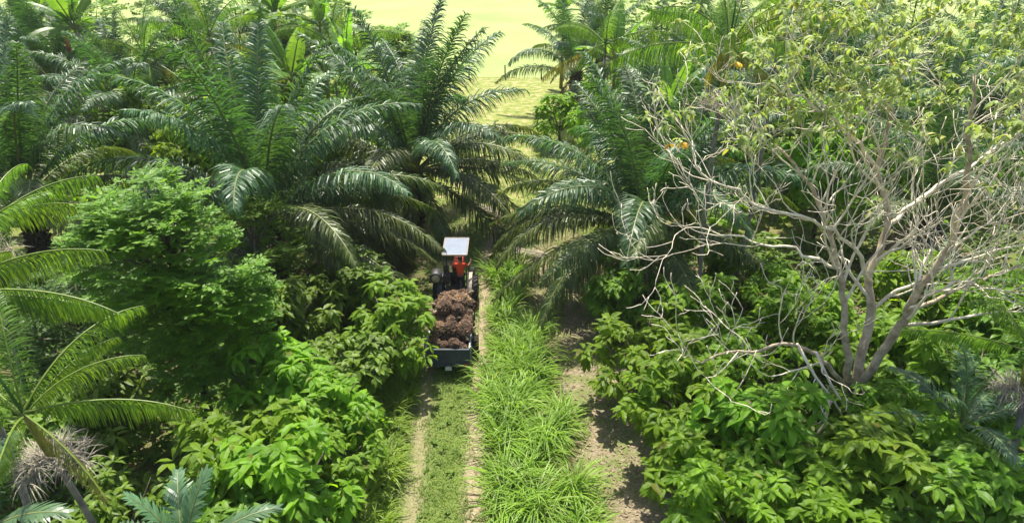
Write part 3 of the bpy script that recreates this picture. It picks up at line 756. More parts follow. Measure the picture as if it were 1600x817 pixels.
# ------------------------------------------------------------------ cacao trees
CACL = [  # px, py of the crown centre, scale, dark?, label
 (985, 455, .95, True, 'dark leafy tree just under the low fronds of the right oil palm'),
 (1000, 545, 1.0, False, 'bright leafy tree leaning over the sandy path, first beyond the bend'),
 (1085, 500, 1.0, False, 'bright leafy tree at the foot of the tall slender palm trunk'),
 (1070, 615, 1.05, False, 'bright leafy tree edging the sandy path, in the middle of its row'),
 (1160, 580, 1.05, False, 'leafy tree left of the grey tree, under its lowest hanging branch'),
 (1110, 705, 1.0, False, 'bright leafy tree reaching furthest out over the sandy path'),
 (1190, 690, 1.1, False, 'leafy tree standing in front of the grey tree trunk on its left'),
 (1165, 800, 1.05, False, 'leafy tree at the lower edge beside the dark end of the sandy path'),
 (1260, 780, 1.1, False, 'leafy tree at the lower edge below the grey tree trunk'),
 (1300, 690, .9, True, 'dark leafy tree hiding the foot of the grey tree'),
 (1370, 760, 1.1, False, 'leafy tree at the lower edge left of the young blue green palm'),
 (1410, 670, 1.05, False, 'leafy tree between the grey tree trunk and the young blue green palm'),
 (1480, 775, 1.1, True, 'dark leafy tree below the young blue green palm'),
 (1580, 770, 1.15, False, 'leafy tree in the lower right corner'),
 (1440, 575, 1.05, False, 'bright leafy tree right of the grey tree fork'),
 (1545, 590, 1.1, True, 'leafy tree behind the leaning slender palm on the right'),
 (1240, 480, 1.05, False, 'bright leafy tree behind the left limb of the grey tree'),
 (1340, 520, 1.0, False, 'bright leafy tree seen between the limbs of the grey tree'),
 (1420, 460, 1.05, False, 'bright leafy tree behind the forked right limb'),
 (1540, 470, 1.1, False, 'leafy tree at the right edge behind the bare branches'),
 (1170, 430, 1.0, True, 'dark leafy tree behind the thin trunks right of the oil palm'),
 (1620, 520, 1.1, True, 'leafy tree cut by the right edge, above the leaning palm'),
 (612, 505, .98, False, 'bright leafy tree brushing the left side of the loaded trailer'),
 (545, 560, .9, True, 'darker leafy tree just left of the one touching the trailer'),
 (450, 480, 1.05, True, 'shaded leafy tree beneath the large left oil palm'),
 (530, 440, .95, True, 'shaded leafy tree under the long low fronds left of the tractor'),
 (430, 610, 1.05, False, 'bright leafy tree right beside the dense fine leaved tree'),
 (495, 640, 1.0, False, 'bright leafy tree in the middle of the left thicket'),
 (515, 700, .85, False, 'bright leafy tree nearest the track behind the long grass'),
 (400, 700, 1.05, False, 'bright leafy tree in front of the dense fine leaved tree'),
 (440, 760, 1.0, False, 'bright leafy tree at the front of the left thicket'),
 (370, 790, .9, True, 'dark leafy tree right of the broad leaflet palm at the lower edge'),
 (170, 640, .95, True, 'dark leafy tree behind the nearest slender palm'),
 (60, 660, .95, True, 'dark leafy tree behind the panicles at the left edge'),
 (190, 800, .75, True, 'low leafy bush beside the grey panicle at the lower edge'),
 (340, 380, .95, False, 'bright leafy tree behind the dense fine leaved tree')]
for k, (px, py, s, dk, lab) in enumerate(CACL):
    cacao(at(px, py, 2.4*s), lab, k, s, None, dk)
o = cacao(at(875, 192, 2.0), 'round bright bush in the gap beside the yellow field', 2, 1.25, 1.0, False, 1.05)

for k, (px, py, D, sc, lab) in enumerate(((470, 215, 42, 1.3, 'bright leafy tree between the two big oil palms'), (290, 205, 43, 1.3, 'bright leafy tree behind the large left oil palm'),
        (190, 190, 45, 1.4, 'bright leafy tree below the banana plant with the red bud'), (585, 150, 52, 1.4, 'bright leafy tree behind the left side of the palm by the field'),
        (380, 130, 54, 1.5, 'bright leafy tree at the back between the banana plants'), (950, 165, 50, 1.3, 'bright leafy tree behind the round bush'),
        (1090, 150, 48, 1.4, 'bright leafy tree behind the crown of the tall slender palm'), (1300, 230, 36, 1.3, 'bright leafy tree behind the yellow crown of the grey tree'),
        (1460, 250, 40, 1.4, 'bright leafy tree behind the right limb top'))):
    p_ = at_d(px, py, D); t = cacao((p_.x, p_.y), lab, k, sc, None, False, max(sc, p_.z/2.6))
    t['group'] = 'leafy trees further back'

# ------------------------------------------------------------------ dense fine-leaved tree
def grow(mb, p, d, r, L, lev, g, tips, up=.15, sides=(8, 6, 5, 4, 3, 3), wob=.22, kids=(4, 4, 3, 3, 2), minr=.013, maxlev=4, shrink=.62, spread=.75, matf=None):
    n = max(4, 7-lev); pts = [p]; rad = [r]; dd = d
    for i in range(n):
        dd = unit(dd+g.normal(size=3)*wob+np.array((0, 0, up)))
        pts.append(pts[-1]+dd*L/n); rad.append(max(minr, r*(1-(.55 if lev < maxlev else .75)*(i+1)/n)))
    mb.tube(pts, rad, sides[min(lev, 5)], (matf(lev) if matf else 0))
    if lev >= maxlev: tips.append((pts[-1], dd)); return
    for k in range(kids[min(lev, 4)]):
        i = n if k == 0 else int(g.integers(max(1, n//3), n+1))
        ax = unit(np.cross(dd, g.normal(size=3)))
        nd = unit(dd*math.cos(spread*g.uniform(.5, 1.2))+ax*math.sin(spread*g.uniform(.6, 1.2)))
        grow(mb, pts[i], nd, max(minr, rad[i]*(.85 if k == 0 else .6)), L*shrink*g.uniform(.75, 1.2), lev+1, g, tips, up, sides, wob, kids, minr, maxlev, shrink, spread, matf)

def fine_tree(base, top, rx, label, seed, z0, n_cl=95, per=110, name='broadleaf_tree', mat='fern_tree', ll=.21, lobes=None):
    g = np.random.default_rng(seed)
    t = thing(name, label, 'tree', (base[0], base[1], 0)); hgt = top
    tb = MB(); tb.tube([(0, 0, -.1), (.05, 0, hgt*.3), (-.1, .05, hgt*.6), (0, 0, hgt*.85)], [.17, .14, .10, .03], 8)
    mb = MB()
    for k in range(n_cl):
        u = unit(g.normal(size=3)+np.array((0, 0, .15))); f = g.uniform(.45, 1.0)**.6
        zc = (hgt+z0)/2; rz_ = (hgt-z0)/2
        wz = 1
        c = np.array((u[0]*rx*f*wz, u[1]*rx*f*wz, zc+u[2]*rz_*f))
        if lobes: lx, ly, lz, lr_ = lobes[k % len(lobes)]; c = np.array((lx, ly, lz))+u*lr_*f
        if k % 3 == 0: tb.tube([(0, 0, max(.8, c[2]-1.2)), tuple(c*np.array((.5, .5, 1))+np.array((0, 0, -.4))), tuple(c)], [.05, .035, .012], 4)
        lr = g.uniform(.4, .8)
        # sprays: short twigs with paired leaflets
        for q in range(per//12):
            v = unit(g.normal(size=3)+np.array((0, 0, .7))+u*.6); p0 = c+v*lr*np.array((1, 1, .55))*g.uniform(.3, .9)
            az = math.atan2(v[1], v[0])+g.uniform(-.7, .7); tw = unit(np.array((math.cos(az), math.sin(az), g.uniform(-.4, .7))))
            m_ = 12; s_ = np.linspace(.05, .5, m_); P = p0+tw*s_[:, None]; sd = np.cross(tw, (0, 0, 1.)); sg = np.where(np.arange(m_) % 2, 1, -1)[:, None]
            D = tw*.6+sd*sg+g.normal(size=(m_, 3))*.15
            add_small_leaves(mb, P, D, np.array((0, 0, 1.))+g.normal(size=(m_, 3))*.3, ll*g.uniform(.8, 1.3, m_), ll*.42)
    tb.build('trunk', M['bark'], t, True); mb.build('crown', M[mat], t)
    return t
b = at_d(292, 690, 19.2)
fine_tree((-10.7, 19.6), 9.9, 2.2, 'dense fine leaved tree with bright top left of the thicket', 81, 2.2, 190, 190, ll=.20, lobes=((-.5, .2, 8.7, 1.15), (.4, -.1, 7.7, 1.35), (-1.0, -.4, 7.0, 1.35), (1.3, -.2, 6.4, 1.2), (.2, -.7, 5.6, 1.5), (1.0, .2, 4.4, 1.3), (-.7, 0, 4.8, 1.3), (-1.6, .2, 7.6, .9), (.5, -.4, 3.3, 1.1), (1.9, -.2, 5.6, .8)))
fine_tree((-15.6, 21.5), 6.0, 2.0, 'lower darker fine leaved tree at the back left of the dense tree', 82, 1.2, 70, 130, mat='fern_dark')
b = at(400, 292, 5.0)
fine_tree((-10.6, 26.0), 6.4, 1.5, 'small fine leaved tree against the base of the large left oil palm', 83, 2.5, 40, 120)
for k, (x, y, h, rx, lab) in enumerate(((-33, 72, 8, 4.0, 'round pale green tree on the pasture edge at the left'), (-13, 76, 7, 3.5, 'round tree on the pasture edge left of the gap'),
        (22, 78, 9, 4, 'distant tree at the pasture edge right of the slender palms'), (38, 80, 10, 5, 'distant dark tree in the far right corner'), (52, 76, 10, 5, 'dark tree beyond the right edge palms'),
        (-48, 74, 9, 4.5, 'distant tree in the far left corner'), (-23, 74, 9, 4.5, 'distant bright tree behind the palms left of the pasture'), (-40, 70, 9.5, 4.5, 'distant tree between the far left palms'),
        (30, 72, 9.5, 4.5, 'distant tree behind the top of the grey tree'), (15, 70, 8.5, 3.5, 'distant tree behind the tall slender palm'), (-17.5, 80, 8, 3.6, 'small distant tree at the pasture edge near the gap'), (-11.5, 68, 7.6, 2.8, 'small bright tree left of the tall palm by the open field'),
        (-20, 66, 8.5, 3.2, 'bright rounded tree behind the large left palm'))):
    fine_tree((x, y), h, rx, lab, 90+k, 1.0, 90, 120, ll=.34)
for k, (x, y, h, rx) in enumerate(((-66, 98, 12, 5.5), (-55, 92, 11, 5), (-44, 96, 12.5, 5.5), (-34, 90, 11, 5), (-25.5, 94, 11.5, 4.5), (19, 92, 11, 4.5), (29, 98, 12.5, 5.5), (41, 94, 12, 5.5), (54, 98, 12.5, 5.5))):
    t = fine_tree((x, y), h, rx, 'round tree of the far tree line at the pasture, '+('first', 'second', 'third', 'fourth', 'last')[k]+' from the left edge' if k < 5 else 'round tree of the far tree line at the pasture, '+('first', 'second', 'third', 'fourth')[k-5]+' right of the gap', 120+k, .8, 80, 110, ll=.42)
    t['group'] = 'far tree line across the pasture'

# ------------------------------------------------------------------ grey tree with bare branches
TREE = np.array((11.35, 18.6, 0))
gt = thing('bare_branched_tree', 'grey tree with pale bare branches and yellow green leaves only on top', 'tree', tuple(TREE))
def tp(px, py, dy): return np.array(at_d(px, py, TREE[1]+dy))-TREE
fork = tp(1328, 605, 0)
mb = MB(); mb.tube([(0, 0, -.2), tuple(fork*np.array((.3, .3, .35))), tuple(fork*.75), tuple(fork+np.array((0, 0, .25)))], [.34, .27, .26, .25], 12); mb.build('trunk', M['bark'], gt, True)
LIMBS = [  # main limbs as pixel and depth offsets, start radius
 ([(1328, 605, 0), (1318, 500, .3), (1312, 420, .7), (1290, 335, 1.2), (1255, 270, 1.6), (1215, 230, 2.0)], .13),
 ([(1335, 605, 0), (1358, 510, .6), (1362, 430, 1.2), (1390, 350, 1.8), (1372, 265, 2.2), (1390, 180, 2.6), (1402, 110, 2.9)], .17),
 ([(1338, 610, 0), (1390, 530, -.4), (1430, 465, -.7), (1487, 390, -.9), (1510, 300, -.9), (1516, 205, -.7), (1522, 120, -.4)], .15),
 ([(1325, 620, 0), (1285, 560, -.8), (1245, 537, -1.4), (1165, 548, -1.9), (1085, 562, -2.3)], .085),
 ([(1355, 585, .2), (1420, 490, .9), (1500, 450, 1.6), (1590, 420, 2.2), (1660, 400, 2.6)], .09),
 ([(1362, 440, 1.2), (1330, 380, .4), (1260, 340, -.6), (1180, 320, -1.2), (1095, 270, -1.5)], .07),
 ([(1430, 465, -.7), (1510, 440, -1.6), (1600, 460, -2.4)], .06),
 ([(1390, 350, 1.8), (1450, 300, 2.6), (1530, 250, 3.2), (1600, 200, 3.6)], .08),
 ([(1312, 420, .7), (1240, 390, 1.2), (1160, 372, 1.7), (1080, 355, 2.0)], .06),
 ([(1372, 265, 2.2), (1320, 200, 1.4), (1250, 150, .8), (1195, 130, .4)], .07)]
tips = []
g = np.random.default_rng(41)
for pl, r0 in LIMBS:
    mb = MB(); pts = np.array([tp(*q) for q in pl]); n = len(pts)
    # smooth the limb and let it wander a little
    tt = np.linspace(0, n-1, 4*n); sm = np.stack([np.interp(tt, np.arange(n), pts[:, k]) for k in range(3)], 1)
    sm[1:-1] = (sm[:-2]+sm[1:-1]*2+sm[2:])/4+g.normal(size=(len(sm)-2, 3))*.05
    rad = r0*(1-.72*np.linspace(0, 1, len(sm)))
    mb.tube(sm, np.maximum(rad, .02), 8, 0)
    low = r0 < .1
    m = len(sm)
    for i in range(int(m*.22), m, 1):
        if g.random() < .44 and i < m-1: continue
        d = unit(sm[min(i+1, m-1)]-sm[max(i-1, 0)])
        ax = unit(np.cross(d, g.normal(size=3)))
        nd = unit(d*.75+ax*.85+np.array((0, 0, .25)))
        grow(mb, sm[i], nd, max(.018, rad[i]*.5), g.uniform(1.3, 2.7)*(1.0 if r0 > .1 else .85), 1, g, tips, .09, wob=.17, kids=(3, 3, 2, 2, 2), minr=.0095, maxlev=4, shrink=.70, spread=.66, matf=lambda l: 1)
    mb.build('limb', [M['limb_bark'] if r0 > .08 else M['pale_bark'], M['pale_bark']], gt, True)
# drooping dead branch in front of the trunk
mb = MB(); dt = []
for pl in ([(1245, 537, -1.4), (1275, 590, -1.7), (1302, 625, -1.8), (1322, 660, -1.9)], [(1275, 550, -1.2), (1298, 600, -1.3), (1330, 650, -1.6), (1350, 685, -1.7)], [(1295, 620, -1.6), (1290, 660, -1.8), (1268, 690, -2.0), (1250, 715, -2.1)]):
    pts = np.array([tp(*q) for q in pl]); mb.tube(pts, [.05, .042, .034, .016], 6)
    for i in (1, 2, 2): grow(mb, pts[i], unit(g.normal(size=3)+np.array((0, 0, -.3))), .022, .7, 2, g, dt, 0, maxlev=3, kids=(2, 2, 2, 2), minr=.012)
mb.build('dead_branch', M['pale_bark'], gt, True)
# leaves: whorls at the highest twigs
tipsP = np.array([a for a, d in tips])
zt = tipsP[:, 2]
xl = tp(1180, 150, 0)[0]
hi = np.array([z > 11.7+g.normal()*.45 and (q[0] > xl or g.random() < .3) for z, q in zip(zt, tipsP)])
mb = MB()
LP = tipsP[hi]
ext = []
for p in LP:
    if g.random() < .5: ext.append(p+g.normal(size=3)*np.array((.45, .45, .3)))
LP = np.concatenate([LP, np.array(ext)])
# crown of fresh leaves above the bare branches
for k in range(140):
    px, py = g.uniform(1175, 1660), 0
    top = -15+70*abs((px-1430)/270)**1.5
    py = top+abs(g.normal())*70
    LP = np.concatenate([LP, [tp(px, py, g.uniform(-1.5, 4.5))]])
nl = 7; k = len(LP)
az = (g.uniform(0, 6.28, k)[:, None]+np.arange(nl)*6.283/nl+g.uniform(-.4, .4, (k, nl))).ravel(); tilt = g.uniform(-.9, .2, k*nl)
D = np.stack([np.cos(az)*np.cos(tilt), np.sin(az)*np.cos(tilt), np.sin(tilt)], 1)
add_leaves(mb, np.repeat(LP, nl, 0)+g.normal(size=(k*nl, 3))*.05, D, np.stack([g.uniform(-.4, .4, k*nl), g.uniform(-.4, .4, k*nl), np.ones(k*nl)], 1), g.uniform(.2, .36, k*nl), g.uniform(.08, .12, k*nl), g.uniform(.2, .8, k*nl))
mb.build('crown', M['rubber'], gt)
for px, py, dy in ((1048, 225, -1.5), (1070, 222, -1.5), (1152, 97, .3)):
    mb = MB(); n = 6; az = g.uniform(0, 6.28, n); P = np.tile(tp(px, py, dy), (n, 1))
    add_leaves(mb, P, np.stack([np.cos(az), np.sin(az), -.5+0*az], 1), np.tile((0, 0, 1.), (n, 1)), .24, .11, .5)
    mb.build('yellow_leaves', M['yellow'], gt)

# ------------------------------------------------------------------ trailer
TX = -2.56
tl = thing('farm_trailer', 'dark blue grey farm trailer heaped with palm fruit bunches', 'trailer', (TX, 23.2, 0))
mb = MB(); mb.box((0, 1.8, .58), (1.66, 3.56, .08)); [mb.box((sx*.45, 2.0, .48), (.1, 4.0, .12)) for sx in (-1, 1)]; bevel(mb.build('bed', M['navy'], tl), .01)
mb = MB(); mb.box((0, .03, .92), (1.70, .05, .78))
for x in (-.82, -.42, 0, .42, .82): mb.box((x, -.015, .92), (.05, .045, .74))
for z in (.56, 1.285): mb.box((0, -.02, z), (1.72, .06, .06))
tg = bevel(mb.build('tailgate', M['navy'], tl), .008)
for sx in (-1, 1):
    mb = MB(); mb.box((sx*.85, 1.82, .92), (.05, 3.5, .74))
    for y in np.linspace(.2, 3.5, 6): mb.box((sx*.892, y, .92), (.04, .06, .72))
    sdp = bevel(mb.build('side_panel', M['navy'], tl), .008)
    mb = MB(); mb.box((sx*.86, 1.82, 1.32), (.07, 3.56, .05)); bevel(mb.build('top_rail', M['rail'], sdp), .01)
    mb = MB(); mb.box((sx*.9, .14, .95), (.05, .08, .82)); mb.box((sx*.9, .5, 1.12), (.03, .05, .45)); bevel(mb.build('latch_post', M['rail'], sdp), .008)
mb = MB(); mb.box((0, 3.58, 1.05), (1.70, .05, 1.0)); bevel(mb.build('head_board', M['navy'], tl), .008)
mb = MB(); mb.box((0, -.03, .40), (.26, .03, .17)); mb.box((0, .05, .46), (.08, .12, .12)); bevel(mb.build('number_plate', M['plate'], tl), .006)
for sx in (-1, 1):
    mb = MB(); mb.box((sx*.72, -.055, .62), (.14, .03, .07)); bevel(mb.build('tail_light', M['lens'], tl), .01)
mb = MB(); mb.tube([(0, 3.55, .5), (0, 4.2, .48), (0, 5.0, .5)], .055, 8); mb.tube([(.45, 3.6, .5), (0, 4.5, .5)], .04, 6); mb.tube([(-.45, 3.6, .5), (0, 4.5, .5)], .04, 6); mb.build('drawbar', M['steel'], tl, True)
mb = MB(); mb.tube([(-.9, 1.7, .42), (.9, 1.7, .42)], .05, 8); mb.build('axle', M['steel'], tl, True)

def wheel(parent, c, Rr, wd, lugs=18, rim_r=.55):
    w_ = link('wheel', None, parent); w_.location = c
    h = wd/2; mb = MB()
    mb.lathe([(Rr*rim_r, -h*.75), (Rr*.8, -h), (Rr*.94, -h*.9), (Rr*.97, 0), (Rr*.94, h*.9), (Rr*.8, h), (Rr*rim_r, h*.75)], axis='x', n=36)
    for k in range(lugs):
        for sg in (-1, 1):
            a = 2*math.pi*(k+(.5 if sg > 0 else 0))/lugs
            rot = Matrix.Rotation(a, 3, 'X') @ Matrix.Rotation(sg*R(38), 3, 'Z')
            c_ = Vector((sg*h*.45, 0, 0))+Matrix.Rotation(a, 3, 'X') @ Vector((0, 0, Rr*.98))
            mb.box(c_, (h*1.1, Rr*.075, Rr*.07), np.array(rot))
    mb.build('tyre', M['rubber_tyre'], w_)
    mb = MB(); mb.lathe([(Rr*rim_r, -h*.74), (Rr*rim_r*.9, -h*.4), (Rr*.2, -h*.3), (Rr*.16, -h*.5), (.001, -h*.5)], axis='x', n=24)
    mb.lathe([(Rr*rim_r, h*.74), (Rr*rim_r*.9, h*.4), (Rr*.2, h*.3), (Rr*.16, h*.5), (.001, h*.5)], axis='x', n=24)
    mb.build('rim', M['rim'], w_, True)
    return w_
for sx in (-1, 1): wheel(tl, (sx*1.02, 1.7, .42), .42, .24, 20)

# fruit bunches
def bunch_mesh(seed):
    g = np.random.default_rng(seed); mb = MB()
    nu, nv = 18, 11; V = []
    ph = g.uniform(0, 6.28, 3)
    for j in range(nv+1):
        th = math.pi*j/nv
        for i in range(nu):
            a = 2*math.pi*i/nu
            r_ = .285*(1+.10*math.sin(3*a+ph[0])*math.sin(2*th)+.07*math.sin(5*th+ph[1]))*(1+g.uniform(-.08, .08))
            V.append((r_*math.sin(th)*math.cos(a)*1.0, r_*math.sin(th)*math.sin(a)*.92, r_*math.cos(th)*1.22))
    F = [(j*nu+i, j*nu+(i+1) % nu, (j+1)*nu+(i+1) % nu, (j+1)*nu+i) for j in range(nv) for i in range(nu)]
    mb.add(V, F, 0)
    n = 520
    d = unit(g.normal(size=(n, 3))); P = d*np.array((.28, .26, .34))
    sw = unit(d+g.normal(size=(n, 3))*.45+np.array((0, 0, .3)))
    for q in range(n):
        ln = g.uniform(.03, .085); x = unit(np.cross(sw[q], g.normal(size=3)))*.022; y = unit(np.cross(sw[q], x))*.022
        b0 = P[q]-d[q]*.02
        mb.add([b0+x, b0-x*.5+y*.87, b0-x*.5-y*.87, b0+sw[q]*ln], [(0, 1, 3), (1, 2, 3), (2, 0, 3)], 1)
    st = MB(); st.tube([(0, 0, .26), (.02, 0, .40), (.05, .01, .50)], [.06, .05, .045], 7)
    return mb.mesh('fruit_bunch', [M['fruit'], M['spikelet']]), st.mesh('bunch_stalk', M['stalk'])
BUN = [bunch_mesh(900+k) for k in range(4)]
gb = random.Random(5)
ORD = {2: ('left', 'right'), 3: ('left', 'middle', 'right'), 4: ('leftmost', 'second from left', 'third from left', 'rightmost')}
ROWN = ['row at the tailgate', 'second row', 'third row', 'fourth row', 'fifth row', 'front row']
LAYN = ['bottom layer', 'second layer', 'third layer', 'top layer']
for lay, (z, rows_) in enumerate(((.88, [(.46, 3, .95), (1.05, 3, 1.0), (1.75, 3, 1.0), (2.45, 3, 1.0), (3.1, 3, .95)]),
                              (1.25, [(.36, 4, .80), (.88, 3, .98), (1.45, 4, .92), (2.05, 3, 1.05), (2.65, 4, .95), (3.2, 3, .95)]),
                              (1.70, [(.92, 3, .92), (1.45, 3, .98), (2.0, 3, 1.0), (2.6, 3, 1.05)]),
                              (2.14, [(1.75, 2, .95), (2.35, 2, 1.1), (2.9, 3, 1.0)]))):
    for ri, (y, nx, s0) in enumerate(rows_):
        for xi in range(nx):
            wdt = (1.15, 1.2, 1.1, .62)[lay]
            x = -wdt/2+wdt*xi/(nx-1)+gb.uniform(-.07, .07)+(.06 if lay > 1 else 0)
            k = gb.randrange(4); s_ = s0*gb.uniform(.86, 1.1)*(1.12 if lay > 1 else .98)
            t = thing('fruit_bunch', 'brown palm fruit bunch, %s in the %s, %s' % (ORD[nx][xi], LAYN[lay], ROWN[min(5, ri+(0, 0, 1, 3)[lay])]), 'fruit bunch',
                      (TX+x, 23.2+y+gb.uniform(-.08, .08), z+gb.uniform(-.10, .12)), 0, 'palm fruit bunches heaped in the trailer')
            t.rotation_euler = (gb.uniform(.9, 2.2)*gb.choice((-1, 1)), gb.uniform(-.5, .5), gb.uniform(0, 6.28)); t.scale = (s_,)*3
            link('husk', BUN[k][0], t); link('stalk', BUN[k][1], t)

# ------------------------------------------------------------------ tractor
tr = thing('farm_tractor', 'old tractor with a pale flat canopy pulling the loaded trailer', 'tractor', (-2.68, 29.2, 0))
for sx in (-1, 1): wheel(tr, (sx*.86, 0, .74), .74, .40, 20, .5)
for sx in (-1, 1): wheel(tr, (sx*.68, 2.35, .42), .42, .24, 16, .55)
mb = MB(); mb.box((0, .1, .78), (.5, .9, .5)); mb.box((0, 1.3, .72), (.42, 1.8, .36)); mb.tube([(-.85, 0, .74), (.85, 0, .74)], .12, 10); mb.tube([(-.65, 2.35, .42), (.65, 2.35, .42)], .06, 8); mb.box((0, 2.45, .5), (.2, .3, .3)); bevel(mb.build('chassis', M['steel'], tr), .03)
mb = MB(); mb.box((0, 1.85, 1.16), (.56, 1.55, .56), None, 0, .86); mb.box((0, 2.66, 1.12), (.52, .1, .5)); bevel(mb.build('hood', M['red'], tr), .05, 3)
mb = MB(); mb.tube([(.18, 1.7, 1.4), (.18, 1.7, 2.0), (.18, 1.78, 2.1)], [.035, .03, .03], 8); mb.build('exhaust_pipe', M['steel'], tr, True)
for sx in (-1, 1):
    mb = MB(); mb.lathe([(.001, 0), (.08, 0), (.1, .03), (.1, .1)], (sx*.22, 2.8, 1.22), 'y', 12); mb.build('headlight', M['plate'], tr, True)
for sx in (-1, 1):   # curved fenders over the rear tyres
    mb = MB(); V, F = [], []
    for i in range(13):
        a = R(10+160*i/12)
        for r_, x in ((.86, .58), (.86, .80), (.83, .80), (.83, .58)): V.append((sx*x, r_*math.cos(a), .74+r_*math.sin(a)))
    for i in range(12):
        for j in range(4): k = (j+1) % 4; F.append((i*4+j, i*4+k, i*4+4+k, i*4+4+j))
    F += [(0, 1, 2, 3), (48, 51, 50, 49)]
    mb.add(V, F); mb.box((sx*.585, 0, 1.15), (.025, 1.1, .62)); mb.build('fender', M['fender'] if sx > 0 else M['steel'], tr)
mb = MB(); mb.box((0, -.15, .80), (1.1, .9, .05)); bevel(mb.build('platform', M['steel'], tr), .01)
mb = MB(); mb.box((-.08, .25, 1.22), (.48, .45, .12)); mb.box((-.1, .02, 1.48), (.48, .1, .42)); mb.box((-.08, .25, 1.0), (.2, .2, .34)); bevel(mb.build('seat', M['vinyl'], tr), .04, 3)
mb = MB(); mb.tube([(0, 1.1, 1.2), (0, .8, 1.58)], .03, 8)
ang = np.linspace(0, 2*math.pi, 19); mb.tube([(math.cos(a)*.2, .78+math.sin(a)*.16, 1.6+math.sin(a)*.12) for a in ang], .018, 6); mb.build('steering_wheel', M['vinyl'], tr, True)
mb = MB()
for a in range(3): mb.tube([(0, .8, 1.58), (math.cos(a*2.1)*.2, .78+math.sin(a*2.1)*.16, 1.6+math.sin(a*2.1)*.12)], .012, 5)
# canopy on four posts
cn = link('canopy', None, tr)
mb = MB(); mb.box((0, .74, 2.70), (1.12, 1.72, .04), np.array(Matrix.Rotation(R(2), 3, 'X'))); bevel(mb.build('canopy_sheet', M['roof'], cn), .012)
mb = MB()
for sx in (-1, 1): mb.box((sx*.58, .74, 2.68), (.04, 1.78, .07), np.array(Matrix.Rotation(R(2), 3, 'X')))
mb.box((0, -.145, 2.645), (1.12, .04, .07)); mb.box((0, 1.625, 2.715), (1.2, .05, .09)); bevel(mb.build('canopy_frame', M['roof_edge'], cn), .01)
for sx in (-1, 1):
    for y, zt in ((-.08, 2.62), (1.5, 2.68)):
        mb = MB(); mb.tube([(sx*.53, y+(.0 if y < 1 else -.3), .85), (sx*.53, y, zt)], .026, 8); mb.build('canopy_post', M['steel'], cn, True)
mb = MB(); mb.lathe([(.001, -.30), (.24, -.30), (.27, -.27), (.27, .27), (.24, .30), (.001, .30)], (-.86, -.42, 1.72), 'y', 20); dk = mb.build('drum', M['steel'], tr, True)
mb = MB(); mb.lathe([(.001, -.325), (.17, -.325), (.19, -.31), (.19, -.295)], (-.86, -.42, 1.72), 'y', 20); mb.build('end_cap', M['tan'], dk, True)
mb = MB(); mb.tube([(-.60, -.3, 1.5), (-.3, -.35, 1.75), (-.35, -.2, 2.0)], .05, 8); mb.box((-.38, -.3, 1.55), (.3, .3, .34)); mb.tube([(-.15, -.45, .9), (-.2, -.5, 1.5)], .035, 7); bevel(mb.build('hydraulic_valve', M['steel'], tr), .03)
mb = MB(); mb.tube([(0, -.4, .5), (0, -.75, .5), (0, -1.05, .5)], [.07, .05, .05], 8); mb.build('hitch', M['steel'], tr, True)

# ------------------------------------------------------------------ driver
def skin(name, verts, edges, rad, mat, parent, root=0, sub=2):
    me = bpy.data.meshes.new(name); me.from_pydata(verts, edges, []); o = link(name, me, parent)
    o.modifiers.new('skin', 'SKIN'); s_ = o.modifiers.new('sub', 'SUBSURF'); s_.levels = s_.render_levels = sub
    for i, v in enumerate(me.skin_vertices[0].data):
        r_ = rad[i]; v.radius = r_ if isinstance(r_, tuple) else (r_, r_); v.use_root = (i == root)
    dg = bpy.context.evaluated_depsgraph_get(); dg.update()
    nm = bpy.data.meshes.new_from_object(o.evaluated_get(dg)); o.modifiers.clear(); o.data = nm
    nm.materials.clear(); nm.materials.append(mat); nm.polygons.foreach_set('use_smooth', [True]*len(nm.polygons))
    return o
PX, PY, PZ = -2.42, 28.92, .83
dv = thing('person', 'driver in a red orange shirt and black trousers standing on the tractor with arms spread', 'person', (PX, PY, PZ))
# local: faces +Y; pelvis at 0
V = [(0, 0, .92), (0, -.02, 1.10), (0, -.01, 1.30), (0, .01, 1.46), (0, .03, 1.54), (0, .05, 1.63), (0, .06, 1.74)]
E = [(0, 1), (1, 2), (2, 3), (3, 4), (4, 5), (5, 6)]; RD = [.15, .135, .155, .10, .055, .085, .085]
def chain(start, pts, rads):
    i = start
    for p_, r_ in zip(pts, rads): V.append(p_); RD.append(r_); E.append((i, len(V)-1)); i = len(V)-1
    return i
for sx in (-1, 1):
    hand = chain(2, [(sx*.20, 0, 1.43), (sx*.36, .08, 1.30), (sx*.47, .22, 1.42), (sx*.49, .26, 1.48)], [.062, .050, .040, .032])
    for k in range(4): chain(hand, [(sx*(.475+.006*k), .30, 1.50+.02*k), (sx*(.45+.004*k), .33, 1.515+.02*k)], [.010, .009])
    chain(hand, [(sx*.47, .24, 1.52), (sx*.455, .27, 1.55)], [.011, .009])
    f = chain(0, [(sx*.10, 0, .82), (sx*.12, .02, .48), (sx*.125, -.02, .10)], [.095, .068, .048])
    chain(f, [(sx*.13, .06, .045), (sx*.135, .15, .035)], [.042, .032])
skin('body', V, E, RD, M['skin'], dv)
V, E, RD = [(0, 0, .86), (0, -.02, 1.08), (0, -.01, 1.30), (0, .01, 1.465)], [(0, 1), (1, 2), (2, 3)], [.185, .165, .185, .115]
for sx in (-1, 1): chain(2, [(sx*.20, 0, 1.43), (sx*.32, .06, 1.335)], [.088, .075])
skin('shirt', V, E, RD, M['shirt'], dv)
V, E, RD = [(0, 0, .93)], [], [.165]
for sx in (-1, 1): chain(0, [(sx*.10, 0, .80), (sx*.12, .02, .48), (sx*.125, -.02, .10)], [.11, .085, .07])
skin('trousers', V, E, RD, M['trouser'], dv)
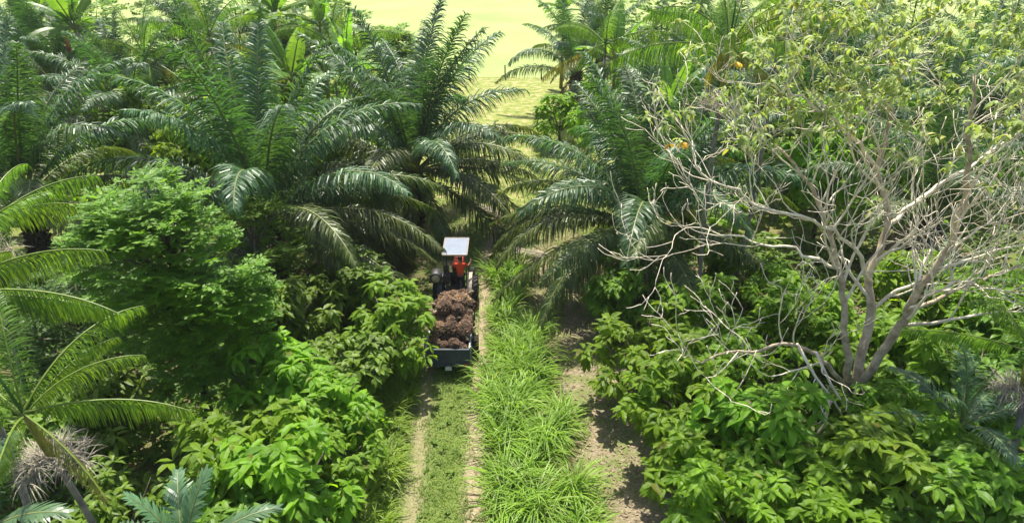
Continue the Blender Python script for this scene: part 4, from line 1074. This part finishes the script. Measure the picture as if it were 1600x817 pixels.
mb = MB(); mb.lathe([(.001, .115), (.05, .108), (.09, .07), (.102, .02), (.098, -.04), (.085, -.07)], (0, .045, 1.72), 'z', 16); mb.build('hair', M['hair'], dv, True)
for sx in (-1, 1):
    mb = MB(); mb.lathe([(.001, .012), (.011, .006), (.011, -.006), (.001, -.012)], (sx*.032, .142, 1.70), 'y', 10); mb.build('eye', M['eye'], dv, True)
    mb = MB(); mb.lathe([(.001, .018), (.018, .01), (.02, -.01), (.001, -.02)], (sx*.088, .05, 1.68), 'x', 10); mb.build('ear', M['skin'], dv, True)
mb = MB(); mb.tube([(0, .135, 1.70), (0, .160, 1.665), (0, .14, 1.655)], [.010, .016, .008], 6); mb.build('nose', M['skin'], dv, True)
mb = MB(); mb.tube([(-.025, .134, 1.628), (0, .142, 1.626), (.025, .134, 1.628)], .006, 5); mb.build('mouth', M['bud'], dv, True)

# ------------------------------------------------------------------ pasture fence
fn = thing('wire_fence', 'thin wooden post fence along the near edge of the yellow field', 'fence', (0, 83, 0))
pm = MB(); pm.tube([(0, 0, -.2), (.02, 0, .8), (0, .01, 1.65)], [.09, .08, .075], 7); pm_me = pm.mesh('fence_post', M['post'])
for x in np.arange(-40, 46, 4.3):
    q = link('post', pm_me, fn); q.location = (x+.4+random.uniform(-.2, .2), random.uniform(-.1, .1), 0); q.rotation_euler = (R(random.uniform(-3, 3)), R(random.uniform(-3, 3)), random.uniform(0, 6))
for z in (.5, .95, 1.4):
    wm = MB(); wm.tube([(x, -.1, z+.02*math.sin(x)) for x in np.arange(-42, 47, 4.3)], .008, 4); wm.build('wire', M['wire'], fn)

# ------------------------------------------------------------------ humid air
hm = bpy.data.materials.new('haze'); hm.use_nodes = True; hn = hm.node_tree
hn.nodes.remove(hn.nodes['Principled BSDF'])
pv = hn.nodes.new('ShaderNodeVolumePrincipled'); pv.inputs['Color'].default_value = (.93, .97, .92, 1); pv.inputs['Density'].default_value = .0002
hn.links.new(pv.outputs[0], hn.nodes['Material Output'].inputs['Volume'])
mb = MB(); mb.box((0, 1200, 9.25), (3200, 2700, 20.5)); hz = mb.build('haze', hm); hz['kind'] = 'stuff'; hz['label'] = 'thin pale humid air over the plantation'
